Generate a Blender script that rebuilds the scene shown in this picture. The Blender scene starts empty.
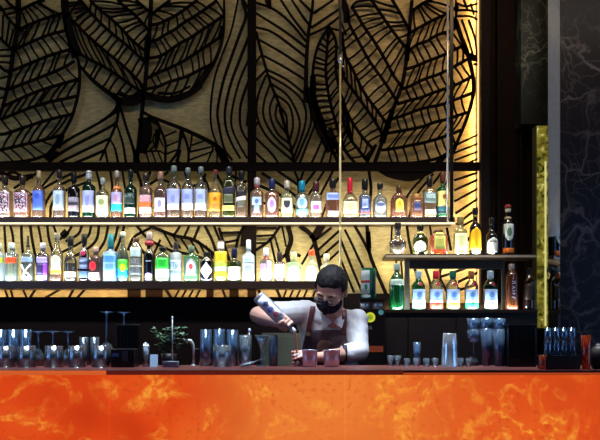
import bpy, bmesh, math, random
from mathutils import Vector, Matrix
random.seed(7)
PI = math.pi
S = bpy.context.scene
COL = S.collection
F = 720.0            # focal length in pixels of a 600-wide frame
CZ = 1.26            # eye height
HR = 333.0           # row of the horizon

def P(px, py, D):
    """a point of the room from its bearing and its distance"""
    return Vector(((px - 300.0) / F * D, D, CZ + (HR - py) / F * D))
def U(px, D): return px / F * D

# ------------------------------------------------------------------ camera
cam_data = bpy.data.cameras.new('camera')
cam = bpy.data.objects.new('camera', cam_data); COL.objects.link(cam)
cam_data.sensor_width = 36.0
cam_data.lens = 36.0 * F / 600.0
cam_data.shift_y = (HR - 220.0) / 600.0
cam.location = (0, 0, CZ); cam.rotation_euler = (PI / 2, 0, 0)
cam_data.clip_start = 0.05
S.camera = cam
S.view_settings.view_transform = 'Standard'
S.view_settings.look = 'None'
S.view_settings.gamma = 1.0
S.view_settings.use_curve_mapping = False
S.view_settings.exposure = 0.0
S.cycles.use_denoising = True
S.cycles.max_bounces = 10
S.cycles.transparent_max_bounces = 40
S.cycles.sample_clamp_indirect = 3.0
S.cycles.caustics_reflective = False
S.cycles.caustics_refractive = False

# ------------------------------------------------------------------ world
w = bpy.data.worlds.new('room_dark'); S.world = w; w.use_nodes = True
w.node_tree.nodes['Background'].inputs[0].default_value = (0.60, 0.42, 0.34, 1)
w.node_tree.nodes['Background'].inputs[1].default_value = 0.012

# ------------------------------------------------------------------ lamps of the room, with added fill lamps
def area(name, loc, target, sx, sy, power, color):
    l = bpy.data.lights.new(name, 'AREA'); l.shape = 'RECTANGLE'; l.size = sx; l.size_y = sy
    l.energy = power; l.color = color
    o = bpy.data.objects.new(name, l); COL.objects.link(o); o.location = loc
    d = Vector(target) - Vector(loc)
    o.rotation_euler = d.to_track_quat('-Z', 'Y').to_euler()
    return o
def spot(name, loc, target, power, color, angle, blend=0.6, size=0.06):
    l = bpy.data.lights.new(name, 'SPOT'); l.energy = power; l.color = color
    l.spot_size = math.radians(angle); l.spot_blend = blend; l.shadow_soft_size = size
    o = bpy.data.objects.new(name, l); COL.objects.link(o); o.location = loc
    d = Vector(target) - Vector(loc)
    o.rotation_euler = d.to_track_quat('-Z', 'Y').to_euler()
    return o
# cool ceiling spots over the working side of the counter
spot('bartender_downlight', (-0.25, 2.95, 3.1), (0.10, 3.72, 1.30), 95, (0.72, 0.84, 1.0), 30)
spot('bartender_downlight', (0.75, 2.9, 3.1), (0.22, 3.72, 1.30), 48, (0.80, 0.88, 1.0), 26)
# blue light for the highlights on the glassware
# (it comes from unseen glow panes added in the side walls below)
# added narrow-beam lamp, unseen, right over the counter; brightens the glassware
l_ = area('glassware_fill', (0.0, 3.42, 3.2), (0.0, 3.42, 1.0), 3.6, 0.10, 24, (0.78, 0.89, 1.0)); l_.data.spread = math.radians(26)
# added unseen front lamp that brightens the bottle labels
l_ = area('label_fill', (-0.7, 3.55, 3.3), (-0.7, 4.42, 1.80), 3.7, 0.08, 12, (0.92, 0.95, 1.0)); l_.data.spread = math.radians(34)
# added unseen spot that brightens the bartender's bowed face
spot('face_fill', (-0.35, 2.35, 2.25), (0.13, 3.70, 1.42), 17, (1.0, 0.90, 0.84), 17)
area('amber_fill', (0.95, 3.7, 3.5), (0.85, 4.6, 2.6), 0.7, 0.12, 4.5, (1.0, 0.62, 0.28))  # added warm lamp; lays an orange glow on the end leaf
# dim warm ceiling light that falls on the upper part of the leaf screen
area('ceiling_wash', (0.2, 3.3, 3.55), (0.2, 4.6, 2.75), 4.6, 0.15, 11, (1.0, 0.91, 0.74))

# ------------------------------------------------------------------ helpers
def lin(c):
    if isinstance(c, str):
        c = tuple(int(c[i:i + 2], 16) / 255 for i in (0, 2, 4))
    return tuple((x / 12.92 if x <= 0.04045 else ((x + 0.055) / 1.055) ** 2.4) for x in c)
MATS = {}
def nm(name):
    m = bpy.data.materials.new(name); m.use_nodes = True
    nt = m.node_tree; nt.nodes.clear()
    return m, nt, nt.nodes.new('ShaderNodeOutputMaterial')
def pbr(name, col, rough=0.5, metal=0.0, emis=None, es=0.0, bump=0.0, bscale=60, vary=0.0, coat=0.0, spec=0.5):
    key = ('p', name)
    if key in MATS: return MATS[key]
    m, nt, out = nm(name); n = nt.nodes; L = nt.links
    b = n.new('ShaderNodeBsdfPrincipled'); L.new(b.outputs[0], out.inputs[0])
    c = lin(col) + (1,)
    b.inputs['Base Color'].default_value = c
    b.inputs['Roughness'].default_value = rough
    b.inputs['Metallic'].default_value = metal
    b.inputs['Coat Weight'].default_value = coat
    b.inputs['Specular IOR Level'].default_value = spec
    if emis: b.inputs['Emission Color'].default_value = lin(emis) + (1,); b.inputs['Emission Strength'].default_value = es
    tc = n.new('ShaderNodeTexCoord'); nz = n.new('ShaderNodeTexNoise')
    L.new(tc.outputs['Object'], nz.inputs['Vector']); nz.inputs['Scale'].default_value = bscale; nz.inputs['Detail'].default_value = 3
    v = vary or 0.06
    mx = n.new('ShaderNodeMix'); mx.data_type = 'RGBA'
    mx.inputs[6].default_value = tuple(x * (1 - v) for x in c[:3]) + (1,)
    mx.inputs[7].default_value = tuple(min(1, x * (1 + v)) for x in c[:3]) + (1,)
    L.new(nz.outputs[0], mx.inputs[0]); L.new(mx.outputs[2], b.inputs['Base Color'])
    if bump:
        bp = n.new('ShaderNodeBump'); bp.inputs['Strength'].default_value = bump; bp.inputs['Distance'].default_value = 0.003
        L.new(nz.outputs[0], bp.inputs['Height']); L.new(bp.outputs[0], b.inputs['Normal'])
    MATS[key] = m
    return m
def glass(name, tint, body=0.12, gloss=1.0, rough=0.04, bodycol=None):
    """thin-walled glass or a clear liquid: see-through tint, a little body colour and a Fresnel sheen"""
    key = ('g', name)
    if key in MATS: return MATS[key]
    m, nt, out = nm(name); n = nt.nodes; L = nt.links
    t = n.new('ShaderNodeBsdfTransparent'); t.inputs[0].default_value = lin(tint) + (1,)
    bc = lin(bodycol or tint) + (1,)
    d = n.new('ShaderNodeBsdfDiffuse'); d.inputs[0].default_value = bc
    tr = n.new('ShaderNodeBsdfTranslucent'); tr.inputs[0].default_value = bc
    a = n.new('ShaderNodeMixShader'); a.inputs[0].default_value = 0.5
    L.new(d.outputs[0], a.inputs[1]); L.new(tr.outputs[0], a.inputs[2])
    bm_ = n.new('ShaderNodeMixShader'); bm_.inputs[0].default_value = body
    L.new(t.outputs[0], bm_.inputs[1]); L.new(a.outputs[0], bm_.inputs[2])
    g = n.new('ShaderNodeBsdfGlossy'); g.inputs['Roughness'].default_value = rough; g.inputs[0].default_value = (1, 1, 1, 1)
    lw = n.new('ShaderNodeLayerWeight'); lw.inputs[0].default_value = 0.32
    mt = n.new('ShaderNodeMath'); mt.operation = 'MULTIPLY_ADD'; mt.use_clamp = True
    mt.inputs[1].default_value = 0.85 * gloss; mt.inputs[2].default_value = 0.045 * gloss
    L.new(lw.outputs['Fresnel'], mt.inputs[0])
    f = n.new('ShaderNodeMixShader'); L.new(mt.outputs[0], f.inputs[0])
    L.new(bm_.outputs[0], f.inputs[1]); L.new(g.outputs[0], f.inputs[2]); L.new(f.outputs[0], out.inputs[0])
    MATS[key] = m
    return m
def glow(name, col, strength):
    key = ('e', name)
    if key in MATS: return MATS[key]
    m, nt, out = nm(name)
    e = nt.nodes.new('ShaderNodeEmission'); e.inputs[0].default_value = lin(col) + (1,); e.inputs[1].default_value = strength
    nt.links.new(e.outputs[0], out.inputs[0]); MATS[key] = m
    return m

def obj(name, bm, mat, parent=None, smooth=False, recalc=True):
    if recalc: bmesh.ops.recalc_face_normals(bm, faces=bm.faces[:])
    me = bpy.data.meshes.new(name)
    if smooth:
        for f in bm.faces: f.smooth = True
    bm.to_mesh(me); bm.free()
    if mat: me.materials.append(mat)
    o = bpy.data.objects.new(name, me); COL.objects.link(o)
    if parent: o.parent = parent
    return o
def thing(name, label, cat, loc=(0, 0, 0), rot=(0, 0, 0), group=None):
    o = bpy.data.objects.new(name, None); COL.objects.link(o)
    o.empty_display_size = 0.05
    o.location = loc; o.rotation_euler = rot; tag(o, label, cat, group); return o
def tag(o, label, cat, group=None):
    o['label'] = label; o['category'] = cat
    if group: o['group'] = group
    return o
def struct(o, label=None):
    o['kind'] = 'structure'
    if label: o['label'] = label
    return o
def box(bm, x0, x1, y0, y1, z0, z1, bev=0.0):
    vs = [bm.verts.new((x, y, z)) for x in (x0, x1) for y in (y0, y1) for z in (z0, z1)]
    fs = [(0, 1, 3, 2), (4, 6, 7, 5), (0, 4, 5, 1), (2, 3, 7, 6), (0, 2, 6, 4), (1, 5, 7, 3)]
    faces = [bm.faces.new([vs[i] for i in f]) for f in fs]
    if bev:
        es = {e for f in faces for e in f.edges}
        bmesh.ops.bevel(bm, geom=list(es), offset=bev, segments=2, profile=0.7, affect='EDGES')
def sq(u, n):  # unit superellipse point at angle u
    c, s = math.cos(u), math.sin(u)
    k = (abs(c) ** n + abs(s) ** n) ** (-1.0 / n)
    return c * k, s * k
def lathe(bm, prof, seg=20, n=2.0, dep=1.0, loc=(0, 0, 0), cap=True):
    """rings (z, r) swept round z; n > 2 squares the section, dep flattens its depth"""
    rings = []
    for z, r in prof:
        rings.append([bm.verts.new((loc[0] + sq(2 * PI * k / seg, n)[0] * r, loc[1] + sq(2 * PI * k / seg, n)[1] * r * dep, loc[2] + z)) for k in range(seg)])
    for a, b in zip(rings, rings[1:]):
        for k in range(seg):
            bm.faces.new((a[k], a[(k + 1) % seg], b[(k + 1) % seg], b[k]))
    if cap:
        bm.faces.new(rings[0][::-1]); bm.faces.new(rings[-1])
    return rings
def tube(bm, pts, rad, seg=10, cap=True):
    pts = [Vector(p) for p in pts]
    rads = rad if isinstance(rad, (list, tuple)) else [rad] * len(pts)
    rings = []; up = Vector((0.123, 0.97, 0.21)).normalized()
    for i, p in enumerate(pts):
        t = (pts[min(i + 1, len(pts) - 1)] - pts[max(i - 1, 0)]).normalized()
        a = t.cross(up)
        if a.length < 1e-3: a = t.cross(Vector((1, 0, 0)))
        a.normalize(); b = t.cross(a).normalized()
        rings.append([bm.verts.new(p + (a * math.cos(2 * PI * k / seg) + b * math.sin(2 * PI * k / seg)) * rads[i]) for k in range(seg)])
    for a, b in zip(rings, rings[1:]):
        for k in range(seg):
            bm.faces.new((a[k], a[(k + 1) % seg], b[(k + 1) % seg], b[k]))
    if cap:
        bm.faces.new(rings[0][::-1]); bm.faces.new(rings[-1])
def crom(pts, step=3.0):
    """a smooth run through control points (Catmull-Rom)"""
    if len(pts) == 2: 
        (x0, y0), (x1, y1) = pts[0][:2], pts[1][:2]
        return [(x0, y0), ((x0 + x1) / 2, (y0 + y1) / 2), (x1, y1)]
    out = []
    q = [(2 * pts[0][0] - pts[1][0], 2 * pts[0][1] - pts[1][1])] + list(pts) + [(2 * pts[-1][0] - pts[-2][0], 2 * pts[-1][1] - pts[-2][1])]
    for i in range(1, len(q) - 2):
        d = math.hypot(q[i + 1][0] - q[i][0], q[i + 1][1] - q[i][1])
        k = max(2, int(d / step))
        for j in range(k):
            t = j / k; r = []
            for a in (0, 1):
                p0, p1, p2, p3 = q[i - 1][a], q[i][a], q[i + 1][a], q[i + 2][a]
                r.append(0.5 * (2 * p1 + (p2 - p0) * t + (2 * p0 - 5 * p1 + 4 * p2 - p3) * t * t + (3 * p1 - p0 - 3 * p2 + p3) * t ** 3))
            out.append(tuple(r))
    out.append(tuple(pts[-1]))
    return out

# ================================================================== STRUCTURE
DS = 4.56     # front of the leaf screen
DB = 4.605     # gold wall behind it
XL, XR = -3.2, 3.4
# floor
bm = bmesh.new(); box(bm, XL, XR, -1.5, 4.9, -0.1, 0.0)
struct(obj('floor', bm, pbr('dark_floor', '1a1512', 0.35)))
# gold fabric wall behind the screen
m, nt, out = nm('gold_wall_fabric'); n = nt.nodes; L = nt.links
b = n.new('ShaderNodeBsdfPrincipled'); L.new(b.outputs[0], out.inputs[0]); b.inputs['Roughness'].default_value = 0.6
tc = n.new('ShaderNodeTexCoord')
mp = n.new('ShaderNodeMapping'); mp.inputs['Scale'].default_value = (22, 1, 80); L.new(tc.outputs['Object'], mp.inputs[0])
n1 = n.new('ShaderNodeTexNoise'); n1.inputs['Scale'].default_value = 1.2; n1.inputs['Detail'].default_value = 5; L.new(mp.outputs[0], n1.inputs['Vector'])
n2 = n.new('ShaderNodeTexNoise'); n2.inputs['Scale'].default_value = 2.2; n2.inputs['Detail'].default_value = 3; L.new(tc.outputs['Object'], n2.inputs['Vector'])
cr = n.new('ShaderNodeValToRGB'); cr.color_ramp.elements[0].position = 0.3; cr.color_ramp.elements[1].position = 0.72
cr.color_ramp.elements[0].color = lin('9c8c5c') + (1,); cr.color_ramp.elements[1].color = lin('ccb880') + (1,)
L.new(n1.outputs[0], cr.inputs[0])
mx = n.new('ShaderNodeMix'); mx.data_type = 'RGBA'; mx.blend_type = 'MULTIPLY'; mx.inputs[0].default_value = 0.7
c2 = n.new('ShaderNodeValToRGB'); c2.color_ramp.elements[0].position = 0.35; c2.color_ramp.elements[1].position = 0.65
c2.color_ramp.elements[0].color = (0.62, 0.55, 0.48, 1); c2.color_ramp.elements[1].color = (1, 1, 1, 1)
L.new(n2.outputs[0], c2.inputs[0]); L.new(cr.outputs[0], mx.inputs[6]); L.new(c2.outputs[0], mx.inputs[7]); L.new(mx.outputs[2], b.inputs['Base Color'])
gold_wall = m
bm = bmesh.new(); box(bm, XL, P(480, 0, DB).x, DB, DB + 0.12, 0, 3.75)
struct(obj('wall_back', bm, gold_wall))
# dark panelled wall beside the screen
darkwood = pbr('dark_stained_panel', '160b09', 0.7, spec=.1, bscale=9, vary=0.5)
bm = bmesh.new(); box(bm, P(480, 0, DB).x, XR, DB, DB + 0.12, 0, 3.75)
struct(obj('wall_right', bm, darkwood))
bm = bmesh.new()
for px0, px1, d in ((479, 487, 0.10), (487, 489, 0.08), (497, 499, 0.06), (519, 521, 0.07)):
    box(bm, P(px0, 0, DS).x, P(px1, 0, DS).x, DB - d, DB, 0.0, 3.75)
struct(obj('trim_1', bm, pbr('near_black_trim', '110808', 0.7, spec=.1)))
# dark lower wall of the back bar
bm = bmesh.new(); box(bm, XL, P(394, 0, 4.5).x, 4.50, 4.545, 0, P(0, 297, 4.50).z)
box(bm, P(394, 0, 4.5).x, P(522, 0, 4.5).x, 4.50, 4.545, 0, P(0, 303, 4.50).z)
box(bm, P(345, 0, 4.5).x, P(394, 0, 4.5).x, 4.495, 4.545, 0, P(0, 293.5, 4.50).z)
struct(obj('wall_low', bm, pbr('black_brown_wall', '150c0b', 0.8, spec=.1, bscale=14, vary=0.4)))
bm = bmesh.new(); box(bm, XL, XR, -1.5, 4.9, 3.75, 3.85)
struct(obj('ceiling', bm, pbr('dark_ceiling', '100d0c', 0.8)))
# side walls of the room with gaps for added panes that streak the glassware blue
sidem = pbr('dark_side_wall', '140f0d', 0.8)
def side_wall(name, x0, x1, xin, pane_gaps):
    bm = bmesh.new(); ys = [-1.5] + [v for w_ in pane_gaps for v in w_] + [4.9]
    for i in range(0, len(ys), 2): box(bm, x0, x1, ys[i], ys[i + 1], 0, 3.75)
    for y0, y1 in pane_gaps: box(bm, x0, x1, y0, y1, 0, .35); box(bm, x0, x1, y0, y1, 2.75, 3.75)
    struct(obj(name, bm, sidem))
side_wall('wall_left', XL - .12, XL, XL, [(1.0, 1.45), (2.2, 2.55)])
side_wall('wall_far', XR, XR + .12, XR, [(1.3, 1.7), (2.5, 2.75)])
pane_glow = glow('added_blue_glow', '78b4ff', 6.0)
for i, (x, y0, y1) in enumerate(((XL - .06, 1.0, 1.45), (XL - .06, 2.2, 2.55), (XR + .05, 1.3, 1.7), (XR + .05, 2.5, 2.75))):
    bm = bmesh.new(); box(bm, x, x + .01, y0, y1, .35, 2.75); struct(obj('streak_pane_%d' % (i + 1), bm, pane_glow))

# ---- dark marble
def marble(name, base, vein, scale=3.0, vs=0.5):
    m, nt, out = nm(name); n = nt.nodes; L = nt.links
    b = n.new('ShaderNodeBsdfPrincipled'); L.new(b.outputs[0], out.inputs[0]); b.inputs['Roughness'].default_value = 0.42; b.inputs['Specular IOR Level'].default_value = .3
    tc = n.new('ShaderNodeTexCoord')
    nz = n.new('ShaderNodeTexNoise'); nz.inputs['Scale'].default_value = scale * 1.3; nz.inputs['Detail'].default_value = 6; L.new(tc.outputs['Object'], nz.inputs['Vector'])
    ad = n.new('ShaderNodeMix'); ad.data_type = 'RGBA'; ad.blend_type = 'ADD'; ad.inputs[0].default_value = 0.55
    L.new(tc.outputs['Object'], ad.inputs[6]); L.new(nz.outputs['Color'], ad.inputs[7])
    vo = n.new('ShaderNodeTexVoronoi'); vo.feature = 'DISTANCE_TO_EDGE'; vo.inputs['Scale'].default_value = scale * 1.7; L.new(ad.outputs[2], vo.inputs['Vector'])
    r = n.new('ShaderNodeValToRGB'); r.color_ramp.elements[0].color = (1, 1, 1, 1); r.color_ramp.elements[1].color = (0, 0, 0, 1)
    r.color_ramp.elements[0].position = 0.0; r.color_ramp.elements[1].position = 0.045; L.new(vo.outputs['Distance'], r.inputs[0])
    v2 = n.new('ShaderNodeTexVoronoi'); v2.feature = 'DISTANCE_TO_EDGE'; v2.inputs['Scale'].default_value = scale * 4.5; L.new(ad.outputs[2], v2.inputs['Vector'])
    r2 = n.new('ShaderNodeValToRGB'); r2.color_ramp.elements[0].color = (.5, .5, .5, 1); r2.color_ramp.elements[1].color = (0, 0, 0, 1)
    r2.color_ramp.elements[1].position = 0.06; L.new(v2.outputs['Distance'], r2.inputs[0])
    mm = n.new('ShaderNodeMath'); mm.operation = 'MAXIMUM'; L.new(r.outputs[0], mm.inputs[0]); L.new(r2.outputs[0], mm.inputs[1])
    nb = n.new('ShaderNodeTexNoise'); nb.inputs['Scale'].default_value = scale * 1.1; nb.inputs['Detail'].default_value = 4; L.new(tc.outputs['Object'], nb.inputs['Vector'])
    rb = n.new('ShaderNodeValToRGB'); rb.color_ramp.elements[0].position = 0.42; rb.color_ramp.elements[1].position = 0.68
    rb.color_ramp.elements[1].color = (vs, vs, vs, 1); L.new(nb.outputs[0], rb.inputs[0])
    mu = n.new('ShaderNodeMath'); mu.operation = 'MULTIPLY'; L.new(mm.outputs[0], mu.inputs[0]); L.new(rb.outputs[0], mu.inputs[1])
    cc = n.new('ShaderNodeMix'); cc.data_type = 'RGBA'; cc.inputs[6].default_value = lin(base) + (1,); cc.inputs[7].default_value = lin(vein) + (1,)
    L.new(mu.outputs[0], cc.inputs[0]); L.new(cc.outputs[2], b.inputs['Base Color'])
    return m
mar = marble('black_veined_marble', '1c1518', '8c8080', 2.0, .6)
D1, D2 = 4.269, 4.352
XP = P(560, 0, D1).x; XQ = P(548, 0, D2).x
bm = bmesh.new(); box(bm, XP + 0.004, XR, D1, 4.585, 0, 3.75)
struct(obj('wall_marble', bm, mar))
# mirrored corner strip; reflected blue-grey is painted into its upper part
steelm = pbr('painted_reflection_steel', 'a4b0c4', 0.07, 0.55, bscale=30, vary=0.2)
bm = bmesh.new()
def chamfer(bm, z0, z1):
    sv = [bm.verts.new((x, y, z)) for z in (z0, z1) for x, y in ((XP, D1), (XQ, D2), (XQ + .004, D2 + .006), (XP + .0035, D1 + .006))]
    bm.faces.new(sv[:4]); bm.faces.new(sv[4:])
    for k in range(4): bm.faces.new((sv[k], sv[(k + 1) % 4], sv[4 + (k + 1) % 4], sv[4 + k]))
chamfer(bm, P(0, 236, 4.3).z, 3.75)
struct(obj('trim_2', bm, steelm))
bm = bmesh.new(); chamfer(bm, 0, P(0, 236, 4.3).z - .001)
struct(obj('trim_3', bm, pbr('mirror_strip', 'd0d4da', 0.03, 1.0, vary=.02)))
# green-black marble above the gold reflection
mar2 = marble('green_black_marble', '10140f', '7c8474', 2.6, 0.8)
bm = bmesh.new(); box(bm, P(521, 0, 4.46).x, XP - 0.005, 4.46, 4.585, P(0, 124, 4.46).z, 3.75)
struct(obj('wall_marble_upper', bm, mar2))
# gold mirror reflection, put in as a glowing veined column
m, nt, out = nm('glowing_gold_reflection'); n = nt.nodes; L = nt.links
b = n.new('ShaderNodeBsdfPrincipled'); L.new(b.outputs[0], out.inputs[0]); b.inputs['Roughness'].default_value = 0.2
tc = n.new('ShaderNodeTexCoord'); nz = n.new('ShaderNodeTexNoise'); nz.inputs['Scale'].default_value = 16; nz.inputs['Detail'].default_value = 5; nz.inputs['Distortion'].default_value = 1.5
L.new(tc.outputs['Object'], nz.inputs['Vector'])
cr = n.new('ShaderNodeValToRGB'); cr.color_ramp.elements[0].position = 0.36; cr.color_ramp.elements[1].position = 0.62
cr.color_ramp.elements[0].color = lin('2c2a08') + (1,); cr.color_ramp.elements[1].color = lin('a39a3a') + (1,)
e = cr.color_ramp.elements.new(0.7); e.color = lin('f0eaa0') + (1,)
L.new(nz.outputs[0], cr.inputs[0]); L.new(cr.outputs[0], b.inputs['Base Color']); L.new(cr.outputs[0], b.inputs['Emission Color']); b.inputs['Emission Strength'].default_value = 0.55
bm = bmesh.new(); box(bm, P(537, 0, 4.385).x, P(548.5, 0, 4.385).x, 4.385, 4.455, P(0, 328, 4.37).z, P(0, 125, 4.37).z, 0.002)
t = thing('reflection_column', 'slim green-gold mirror reflection put in as a glowing strip beside the marble wall', 'reflection')
obj('glow_body', bm, m, t)
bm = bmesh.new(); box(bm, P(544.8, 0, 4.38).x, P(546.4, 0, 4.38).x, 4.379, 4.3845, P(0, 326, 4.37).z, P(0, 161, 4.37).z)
obj('light_strip', bm, glow('reflection_glow', 'dcd88c', .9), t)  # bright line within the reflection, painted as glow
bm = bmesh.new(); box(bm, P(536.2, 0, 4.38).x, P(537, 0, 4.38).x - .0005, 4.381, 4.455, P(0, 328, 4.37).z, P(0, 125, 4.37).z)
obj('edge_trim', bm, pbr('pale_metal_edge', 'b0a878', 0.3, 0.9), t)
# ================================================================== LEAF SCREEN
# every vein is a run of points in the plane of the screen, in units of 1/F of its distance
MAIN = 3.1; FINE = 1.75
STR = []      # (points, width0, width1)
def st(pts, w0=MAIN, w1=None): STR.append((crom(pts), w0, w0 if w1 is None else w1))
def along(pl, t):
    d = [0]
    for a, b_ in zip(pl, pl[1:]): d.append(d[-1] + math.hypot(b_[0] - a[0], b_[1] - a[1]))
    s = max(0, min(1, t)) * d[-1]
    for i in range(1, len(d)):
        if s <= d[i] + 1e-9:
            k = (s - d[i - 1]) / max(1e-9, d[i] - d[i - 1])
            return (pl[i - 1][0] + (pl[i][0] - pl[i - 1][0]) * k, pl[i - 1][1] + (pl[i][1] - pl[i - 1][1]) * k)
    return pl[-1]
def band(A, B, n, sh, w=FINE, t0=0.04, t1=0.97):
    """n slanting cross veins between two side veins; sh shifts their far ends along"""
    A = crom(A); B = crom(B); sh *= .8
    for i in range(n):
        t = t0 + (t1 - t0) * (i + 0.5) / n + random.uniform(-.22, .22) / n
        ta, tb = t - sh / 2, t + sh / 2
        if not (0.0 <= ta <= 1.0 and 0.0 <= tb <= 1.0):
            ta = max(0, min(1, ta)); tb = max(0, min(1, tb))
        a, b_ = along(A, ta), along(B, tb)
        mx_, my_ = (a[0] + b_[0]) / 2, (a[1] + b_[1]) / 2
        dx, dy = b_[0] - a[0], b_[1] - a[1]; k = random.choice((-.035, .035))
        STR.append((crom([a, (mx_ - dy * k, my_ + dx * k), b_]), w * 1.15, w))
POLY = []
def rows(lines, spec):
    for l in lines: st(l)
    for (i, j, n, sh) in spec: band(lines[i], lines[j], n, sh)

# leaf at the top left corner
J = [[(20, 10), (34, 3), (44, 0)], [(19, 29), (40, 20), (62, 13)], [(15, 49), (45, 36), (66, 30)], [(13, 70), (28, 64), (50, 55), (71, 49)],
     [(9, 89), (30, 81), (60, 69), (74, 61)], [(3, 106), (38, 91), (78, 79)], [(1, 119), (38, 105), (76, 96)],
     [(0, 134), (7, 133), (45, 120.5), (72, 114)], [(0, 150), (38, 141), (62, 135)], [(0, 163), (30, 160), (52, 151), (62, 136)]]
rows(J, [(0, 1, 6, .22), (1, 2, 6, -.24), (2, 3, 7, .22), (3, 4, 7, -.2), (4, 5, 7, .18), (5, 6, 9, -.17), (6, 7, 7, .2), (7, 8, 7, -.18), (8, 9, 6, .22)])
st([(18, 0), (17.5, 27), (13, 52), (9, 80), (2, 108), (-4, 124)], 5.5, 3)
st([(62, 0), (63, 12), (66, 30), (71, 48), (78, 60), (79.5, 80), (77, 98), (71, 118), (60, 138), (50, 152)], 3, 3.2)
st([(67, 14), (70, 34), (77, 56)], 7, 11)
st([(66, 0), (66, 16)], 5, 6)
st([(20, 27), (19, 30)], 9, 8); st([(55, 150), (47, 160)], 9, 10); st([(62, 135), (57, 146)], 5, 8)
for l in ([(14, 50), (6, 44), (0, 38)], [(17, 28), (8, 18), (0, 6)], [(11, 72), (4, 70), (0, 66)], [(8, 90), (0, 88)], [(17, 10), (10, 4), (6, 0)]): st(l)
for l in ([(3, 15), (2, 38)], [(9, 22), (6, 42)], [(13, 30), (9, 46)], [(0, 50), (11, 49)], [(0, 56), (12, 56)], [(0, 62), (11, 63)], [(0, 78), (9, 76)], [(0, 98), (6, 96)], [(0, 10), (14, 7)], [(8, 14), (16, 12)]): st(l, FINE)
# second leaf: left half
L0 = [(136, 0), (143, 6), (150, 12)]
L1 = [(118, 0), (125, 7), (135, 15), (146, 27), (150, 31)]
L2 = [(90, 0), (98, 8), (109, 17), (120, 27), (130, 38), (140, 47), (147, 52)]
L3 = [(79, -2), (92, 14), (106, 28), (119, 39), (130, 48), (145, 62)]
L4 = [(71, 19), (87, 35), (104, 50), (120, 63), (133, 75), (144, 87)]
L5 = [(77, 52), (91, 60), (103, 66), (117, 75), (131, 85), (144, 93)]
LO = [(80, 66), (92.5, 80), (105, 90), (114, 96)]
rows([L0, L1, L2, L3, L4, L5], [(0, 1, 5, -.30), (1, 2, 9, -.16), (2, 3, 9, .20), (3, 4, 12, -.15), (4, 5, 10, .18)])
band([(64, 0), (72, 10), (78, 20)], [(80, 0), (84, 5), (90, 12)], 5, 0)
st([(80, -2), (72, 10), (67, 18)], 1.6)
st(LO, 3, 5); band(L5, [(80, 66), (92.5, 80), (113, 95), (143, 96)], 8, -.12)
st([(113, 95), (121, 101), (133, 102), (144, 96)], 6, 8)
st([(118, 92), (128, 97), (140, 94)], 5, 4)
st([(114, 95), (117.5, 104), (112, 113), (100, 122)], 3.5, 2.4)
# midrib and stem
st([(151, 0), (149.5, 30), (147, 60), (144.5, 90), (143, 100), (140, 130), (136, 165), (134, 172)], 4.2, 4)
st([(148, 38), (146, 60)], 7, 5)
# right half
R1 = [(152, 14), (158, 9), (170, 0)]
R2 = [(150, 25), (160, 23), (166, 20), (176, 15), (189, 6), (197, 0)]
R3 = [(150, 42), (158, 39), (166, 34), (175, 29), (183, 23), (196, 15), (205, 9), (216, 1)]
R4 = [(149, 58), (160, 56), (170, 50), (180, 43), (188, 39), (203, 29), (211, 24), (224, 15)]
R5 = [(147, 78), (159, 72), (169, 68), (185, 60), (200, 50), (208, 45), (220, 37)]
R6 = [(146, 89), (159, 86), (168, 82), (187, 76), (203, 68), (214, 63)]
RO = [(146, 95), (162, 99), (175, 98.5), (190, 93), (200, 85), (208, 72), (216, 58), (222, 40), (224, 20), (224, 0)]
rows([R1, R2, R3, R4, R5, R6], [(0, 1, 4, .3), (1, 2, 8, -.15), (2, 3, 11, .12), (3, 4, 10, -.13), (4, 5, 9, .13)])
band(R6, [(148, 95), (162, 98), (175, 97), (190, 91), (203, 78)], 6, -.14)
st(RO[:5], 7, 6); st(RO[4:], 4.5, 2.2); st([(220, 38), (222, 26)], 6, 3); st([(158, 93), (175, 93), (190, 86)], 3, 2)
st([(216, 0), (221, 8), (224, 14)], 2)
# flowing veins beside it
st([(238, 0), (231, 31), (222, 55), (214, 80), (210.5, 110), (212, 130), (218, 147)], 1.9, 2.2)
st([(242, 0), (246, 15), (240, 33), (232, 55), (223, 82), (217.5, 110), (219, 126), (224, 148), (232, 160)], 3.2, 2.4)
st([(249, 36), (239, 61), (230, 86), (225, 110), (226, 128), (232, 144), (240, 158)], 3, 2.4)
st([(249, 58), (239, 82), (232, 110), (232, 128), (240, 146), (247, 158)], 2.2)
st([(249, 80), (243, 96), (240, 110), (241, 128), (249, 143)], 3, 2.2)
st([(244, 0), (249, 10)], 2)
st([(249, 105), (247, 125)], 2, 3)
# low leaf under the flowing veins
st([(143, 112), (152, 117), (165, 122), (190, 132), (218, 147), (228, 163)], 3, 5)
st([(144, 118), (146, 135), (141, 152)], 13, 10)
st([(150, 118), (158, 124)], 6, 4)
for l in ([(158, 124), (165, 142), (165, 165)], [(181, 128), (188, 148), (188, 166)], [(181, 129), (178, 150), (168, 165)]): st(l, 2.8, 2.4)
for l in ([(165, 136), (176, 131)], [(166, 146), (178, 141)], [(166, 154), (176, 150)], [(157, 133), (163, 146)], [(160, 127), (153, 138), (156, 150)], [(184, 134), (179, 142)], [(192, 134), (190, 150)],
          [(192, 145), (206, 140)], [(189, 152), (214, 146)], [(189, 160), (213, 151)], [(213, 148), (206, 165)], [(140, 152), (160, 151), (166, 157)], [(146, 153), (149, 163)], [(152, 152), (156, 163)],
          [(158, 152), (163, 164)], [(150, 150), (158, 142)], [(144, 148), (152, 141)], [(217, 147), (217, 165)], [(176, 160), (186, 166)]): st(l, 1.8, 1.4)
st([(158, 130), (156, 148)], 6, 3); st([(180, 150), (176, 165)], 3); st([(216, 148), (226, 163)], 4, 8)
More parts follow.
